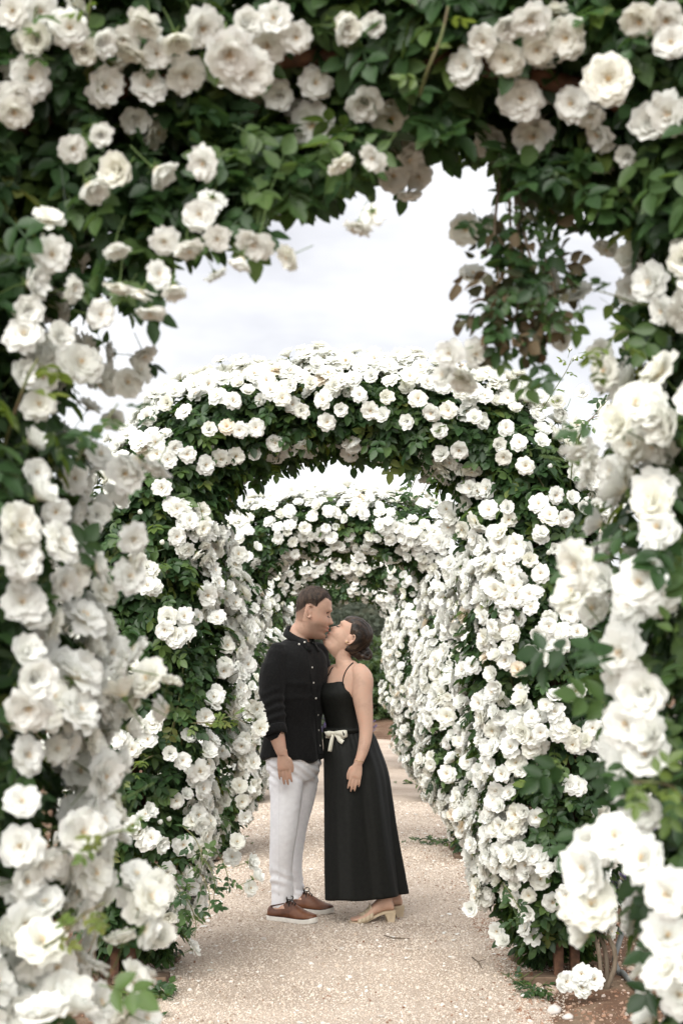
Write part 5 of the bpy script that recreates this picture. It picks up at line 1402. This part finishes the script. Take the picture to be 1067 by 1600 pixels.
shoot(L0, [P(140, 1330, 2.5), P(160, 1310, 2.45), P(180, 1300, 2.4), P(205, 1296, 2.4)], 5, True, .003, .6, seed=40)
shoot(L0, [P(0, 720, 2.6), P(22, 650, 2.5), P(44, 590, 2.45), P(60, 560, 2.45)], 5, True, .004, .8, seed=41)
shoot(L0, [P(120, 720, 2.6), P(140, 690, 2.55), P(165, 660, 2.5), P(185, 630, 2.5)], 5, False, .003, .8, seed=42)
shoot(L0, [P(70, 1480, 2.5), P(100, 1460, 2.45), P(130, 1430, 2.4), P(165, 1410, 2.4)], 4, True, .003, .7, seed=43)
shoot(L0, [P(40, 110, 2.6), P(46, 80, 2.5), P(52, 40, 2.45), P(62, -10, 2.45)], 5, False, .003, .8, seed=44)
shoot(L0, [P(128, 75, 2.6), P(135, 55, 2.5), P(140, 20, 2.45), P(143, -12, 2.45)], 4, True, .002, .5, seed=45)
shoot(L1, [P(655, 150, 2.5), P(668, 110, 2.42), P(688, 60, 2.4), P(700, 10, 2.4)], 3, True, .004, .6, seed=46)
shoot(L1, [P(1067, 1250, 2.3), P(1050, 1230, 2.25), P(1020, 1222, 2.2), P(985, 1222, 2.2)], 5, True, .003, .7, seed=47)
shoot(L1, [P(990, 520, 2.7), P(965, 520, 2.6), P(945, 550, 2.55), P(930, 585, 2.55)], 6, True, .003, .75, seed=48)
shoot(L1, [P(1050, 480, 2.7), P(1000, 475, 2.65), P(960, 462, 2.6), P(925, 452, 2.6)], 2, False, .0022, .6, seed=49)
# the withered spray that hangs into the opening of the nearest arch
rg = np.random.default_rng(77); base = np.array(L1.location)
for j, xo in enumerate((-34, -8, 14, 34, 4)):
    key = [P(800 + xo * .6, 280, 2.85), P(806 + xo, 370, 2.8), P(822 + xo * 1.3, 455, 2.78), P(806 + xo * (1.5 if j != 4 else 6), 545 - 12 * j + (0 if j != 4 else -20), 2.78)]
    q = bent(np.c_[np.arange(4), np.array(key)], np.linspace(0, 3, 30)); mb = MB(); mb.tube(q, np.linspace(.004, .0018, 30), 6); mb.build('withered_cane', M['bark'], L1, base)
    for i in range(27):
        u = int(rg.uniform(3, 30)); p = q[min(u, 29)] + rg.normal(0, .024, 3) * (1, 1, .8)
        dead = rg.random() < (.2 if u < 14 else .5)
        o = link('withered_leaf' if dead else 'leaf', CRISP[int(rg.integers(0, 3))] if dead else LEAVES[int(rg.integers(0, 5))], L1, p - base)
        o.rotation_euler = mat_rot(unit(rg.normal(0, .7, 3) + (0, 0, -1.0)), unit(rg.normal(0, .6, 3) + (0, -1, .5))).to_euler(); z = rg.uniform(.55, 1.05) * (1 if dead else .8); o.scale = (z,) * 3
        if dead and i < 3: o['label'] = 'crisp brown withered leaf'
for i in range(70):          # buds and half-open flowers among the clusters
    k = 0 if i < 24 else 1; t = rg.uniform(.06, .94); p, n = surf(k, np.array([t]), np.array([rg.uniform(.6, 2.2)]), 1.12); p, n = p[0], unit(n[0] + (0, 0, .6))
    r = PLANT[(k, 0 if p[0] < .015 else 1)]
    o = link('bud', BUDS[i % 2], r, p - np.array(r.location)); o.rotation_euler = mat_rot(unit(np.cross(n, [.3, .9, .1])), n).to_euler(); o.scale = (.034,) * 3

# ------------------------------------------------------------------ steel arches under the roses
def arch_frame(k, label):
    root = empty('garden_arch', (.015, ARCH_D[k], 0), label, 'garden arch', 'rusty steel arches over the path'); b0 = np.array(root.location)
    for s in (-1, 1):
        for yo in (-.13, .30):
            for dx in (0, .075):
                mb = MB(); x = .015 + s * (.985 + dx - .04); mb.box((x, ARCH_D[k] + yo + dx * .3, .02 + min(ZS[k], 1)), (.042, .042, 2.0 * min(ZS[k], 1)), 0, bev=.004); mb.build('post', M['rust'], root, b0, smooth=False)
            mb = MB(); x = .015 + s * .90; z0 = floor_z(x, ARCH_D[k] + yo)
            mb.box((x, ARCH_D[k] + yo, max(z0, 0) + .026), (.24, .11, .034), .06 * s, bev=.004); pl = mb.build('base_plate', M['plate'], root, b0, smooth=False)
            for bx in (-.08, .03):
                mb = MB(); mb.tube([(x + bx, ARCH_D[k] + yo - .02, max(z0, 0) + .043), (x + bx, ARCH_D[k] + yo - .02, max(z0, 0) + .058)], .009, 6); mb.build('bolt', M['rust'], pl, b0, smooth=False)
    th = np.linspace(0, math.pi, 33)
    for yo in (-.13, .30):
        pts = np.stack([.015 + .985 * np.cos(th), 0 * th + ARCH_D[k] + yo, (2.0 + .62 * np.sin(th)) * min(ZS[k], 1)], 1); mb = MB(); mb.tube(pts, .022, 8); mb.build('hoop', M['rust'], root, b0)
    for a in list(np.linspace(.25, math.pi - .25, 7)):
        x, z = .015 + .985 * math.cos(a), (2.0 + .62 * math.sin(a)) * min(ZS[k], 1); mb = MB(); mb.tube([(x, ARCH_D[k] - .14, z), (x, ARCH_D[k] + .31, z)], .012, 8); mb.build('rung', M['rust'], root, b0)
arch_frame(0, 'Rusty steel arch hidden in the blurred roses nearest the camera')
arch_frame(1, 'Rusty steel arch with twin posts on a brown base plate beside the hose')
arch_frame(2, 'Rusty steel arch with a bare post foot and plate behind the woman')

# ------------------------------------------------------------------ small things on the ground
q = [P(971, 1458, 6.75), P(966, 1475, 6.7), P(960, 1496, 6.6), P(963, 1512, 6.5)] + [G(x, y, .03) for x, y in ((972, 1526), (990, 1542), (1015, 1556), (1040, 1577), (1060, 1603), (1085, 1650))]
pts = bent(np.c_[np.arange(len(q)), np.array(q)], np.linspace(0, len(q) - 1, 70))
for i in range(30, 70): pts[i, 2] = max(floor_z(pts[i, 0], pts[i, 1]) + .014, .012)
mb = MB(); mb.tube(pts, .0125, 12)
M['hose'] = simple('grey_hose', [(.10, .105, .10), (.16, .165, .16)], 9, .5, [(50, .2, .003)], spec=.4)
tag(mb.build('garden_hose', M['hose']), 'Grey garden hose snaking over the red soil at bottom right', 'hose')

def stone(px, py, s, label, mat='stone', seed=0):
    q = G(px, py, .02); v, f = pebble(seed, 2, .6, .35); z = floor_z(q[0], q[1])
    o = link('stone', mesh_of('stone', v * s, f, [M[mat]]), None, (q[0], q[1], z + s * .3)); o.rotation_euler = (0, 0, seed * 1.3); tag(o, label, 'stone', 'loose stones by the path edge')
stone(840, 1538, .030, 'Pinkish stone under the left end of the base plate at the right', 'stone', 1)
stone(862, 1538, .034, 'Rusty pink stone under the base plate, next to the fallen-over blooms', 'stone', 2)
stone(865, 1567, .033, 'Larger pale stone where the gravel meets the red soil', 'white_stone', 3)
stone(886, 1577, .026, 'Smaller pale stone right of the larger one on the soil edge', 'white_stone', 4)
stone(1013, 1527, .030, 'Reddish stone on the soil beside the curve of the hose', 'stone', 5)
stone(533, 1487, .012, 'Small white stone on the gravel below the sandals', 'white_stone', 6)
stone(412, 1470, .016, 'Small white stone on the gravel left of the brown shoes', 'white_stone', 7)
stone(985, 1522, .026, 'Pale stone lying between hose and rose trunk', 'stone', 8)

# white petals dropped on the gravel
mb = MB(); rg = np.random.default_rng(8)
for i in range(240):
    y = rg.uniform(5.2, 13); x = rg.uniform(-.9, .9) if i < 110 else np.sign(rg.normal()) * (.85 - abs(rg.normal(0, .18))); z = floor_z(x, y) + .008; a = rg.uniform(0, 6.28); r = rg.uniform(.008, .02)
    V, F = petal_grid(rg, a, 0, r * 1.6, r * .8, rg.uniform(-5, 20), rg.uniform(-15, 15), .15, r * .15, 3, 4); mb.add(V + (x, y, z), F)
v = np.concatenate(mb.v); o = link('fallen_petals', mesh_of('fallen_petals', v, mb.f, [M['petal']], None, True, {'rim': np.full(len(v), .8)})); o['kind'] = 'stuff'

def weed(px, py, n, spread, label, seed, sc=.6, name='weed', long=False):
    q = G(px, py, .01); rg = np.random.default_rng(seed); z = floor_z(q[0], q[1])
    root = empty(name, (q[0], q[1], z), label, 'weed', 'weeds at the path edge')
    for i in range(n):
        off = np.array([rg.normal(0, spread), rg.normal(0, spread * .5), .008 + abs(rg.normal(0, .02))]); 
        o = link('leaf', (LEAVES if rg.random() < .8 else YOUNG)[int(rg.integers(0, 2))], root, off)
        o.rotation_euler = mat_rot(unit(rg.normal(0, 1, 3) * (1, 1, .4) + (0, 0, .5)), unit(rg.normal(0, .3, 3) + (0, -.3, 1))).to_euler(); s = sc * rg.uniform(.6, 1.1); o.scale = (s,) * 3
    for i in range(5 if long else 2):
        a = rg.uniform(0, 6.28); mb = MB(); p0 = np.array([q[0], q[1], z]) + (rg.normal(0, spread * .5), 0, 0)
        mb.tube([p0, p0 + (math.cos(a) * .03, math.sin(a) * .03, .03), p0 + (math.cos(a) * .07, math.sin(a) * .05, .05)], .0018, 5); mb.build('stalk', M['cane'], root, (q[0], q[1], z))
weed(828, 1553, 22, .05, 'Green weed on the gravel in front of the right base plate', 1, .6)
weed(812, 1540, 9, .03, 'Wispy small weed just left of the green weed by the base plate', 2, .6, long=True)
weed(676, 1320, 40, .11, 'Low line of green weeds across the path edge right of the black skirt', 3, .75)
weed(238, 1560, 26, .07, 'Green weed under the blurred roses at bottom left of the path', 4, .9)
weed(222, 1592, 14, .05, 'Weed sprig at the bottom left corner of the gravel', 5, .9)
weed(640, 1225, 14, .07, 'Small distant weed tuft right of the woman\'s hand', 6, .8)
weed(382, 1318, 8, .04, 'Little weed behind the man\'s legs beside the left roses', 7, .6)

mb_pts = [((737, 1500), (746, 1506), (752, 1514)), ((600, 1466), (615, 1470), (640, 1471))]
for i, (a, b_, c) in enumerate(mb_pts):
    q = [G(*w, .022) for w in (a, b_, c)]
    mb = MB(); mb.tube([(w[0], w[1], floor_z(w[0], w[1]) + .008) for w in q], [.003, .0035, .002], 5)
    if i == 0:
        w = q[1]; mb.tube([(w[0], w[1], floor_z(w[0], w[1]) + .008), (w[0] + .04, w[1] + .03, floor_z(w[0], w[1]) + .012)], [.0025, .0012], 5)
    tag(mb.build('twig', M['bark']), ('Forked dark twig on the gravel left of the right base plate', 'Thin straight twig on the gravel in front of the sandals')[i], 'twig', 'twigs on the path')

# ------------------------------------------------------------------ planting beyond and beside the tunnel
def bush_source(key, mats, shape):
    ms = []
    for i in range(3):
        rg = np.random.default_rng(i + 50); mb = MB()
        if shape == 'spike':
            q = bent(np.array([[0, 0, 0, 0], [1, .02, .01, .1], [2, .05, .02, .2]]), np.linspace(0, 2, 5)); mb.tube(q, .0025, 4, m=1)
            for j in range(9): mb.ball(q[-1] + (rg.normal(0, .004), rg.normal(0, .004), -.012 * j + .02), (.007, .007, .01), 4, 0)
        else:
            for j in range(6): leaflet(mb, np.array([.01 * j, 0, 0.0]), rg.normal(0, .6, 3) + (1, 0, .2), rg.normal(0, .5, 3) + (0, 0, 1), .05, .014, rg)
        ms.append(mesh_of(key, np.concatenate(mb.v), mb.f, mats, mb.m, shape != 'spike'))
    sources(key, ms)
bush_source('lavender_spike', [M['lavender'], M['lav_leaf']], 'spike'); bush_source('shrub_sprig', [M['shrub']], 'leaf'); bush_source('lavender_leaf', [M['lav_leaf']], 'leaf')
def bush(name, x, y, rx, rz, label, cat, group, seed, lav=False, n=900):
    rg = np.random.default_rng(seed); z = max(floor_z(x, y), -.02); root = empty(name, (x, y, z), label, cat, group)
    d = unit(rg.normal(size=(n, 3))); d[:, 2] = abs(d[:, 2]); lump = 1 + .3 * fbm(d * 2.2 + seed, seed)
    p = d * (rg.random((n, 1)) ** .4) * lump[:, None] * np.array([rx, rx, rz])
    dirs = unit(d + rg.normal(0, .5, d.shape) + (0, 0, .3))
    scatter('foliage', 'lavender_leaf' if lav else 'shrub_sprig', p, eulers(dirs, unit(rg.normal(0, .4, d.shape) + (0, 0, 1))), rg.uniform(1, 2, n) * max(1, rx * 1.1), rg.integers(0, 3, n), root)
    if lav:
        m_ = n // 2; d2 = d[:m_]; scatter('flower_spikes', 'lavender_spike', d2 * lump[:m_, None] * np.array([rx, rx, rz]) * .95, eulers(unit(np.cross(d2 + (0, 0, .8), rg.normal(size=d2.shape))), d2 + (0, 0, .8)), rg.uniform(.9, 1.6, m_) * max(1, rx), rg.integers(0, 3, m_), root)
    for i in range(3):
        a = rg.uniform(0, 6.28); mb = MB(); mb.tube([(x, y, z - .02), (x + .12 * rx * math.cos(a), y + .12 * rx * math.sin(a), z + rz * .4), (x + .3 * rx * math.cos(a), y + .3 * rx * math.sin(a), z + rz * .75)], [.02, .015, .006], 5); mb.build('stem', M['bark'], root, (x, y, z))
bush('lavender_bush', -.22, 25.5, .5, .5, 'Lavender bush in flower beyond the tunnel, between the two kissing faces and shoulders', 'lavender', 'lavender beyond the tunnel', 1, True)
bush('lavender_bush', 2.2, 8.3, .45, .5, 'Lavender clump in the bed at the right edge, behind blurred roses', 'lavender', 'lavender beside the arches', 3, True)
bush('garden_shrub', 1.0, 33, 1.7, 1.75, 'Rounded bright green shrub right of the woman\'s head, far beyond the tunnel', 'shrub', 'shrubs beyond the tunnel', 4, n=1500)
bush('garden_shrub', -1.6, 30, 1.2, 1.2, 'Low green shrub behind the man\'s collar, beyond the tunnel', 'shrub', 'shrubs beyond the tunnel', 5, n=1200)
bush('garden_shrub', 2.4, 10.2, .6, .75, 'Leafy green shrub in the bed at the right edge, beside the lavender', 'shrub', 'shrubs beside the arches', 6)
bush('garden_shrub', -2.1, 8.2, .6, .45, 'Low green shrub behind the blurred roses at lower left', 'shrub', 'shrubs beside the arches', 7)
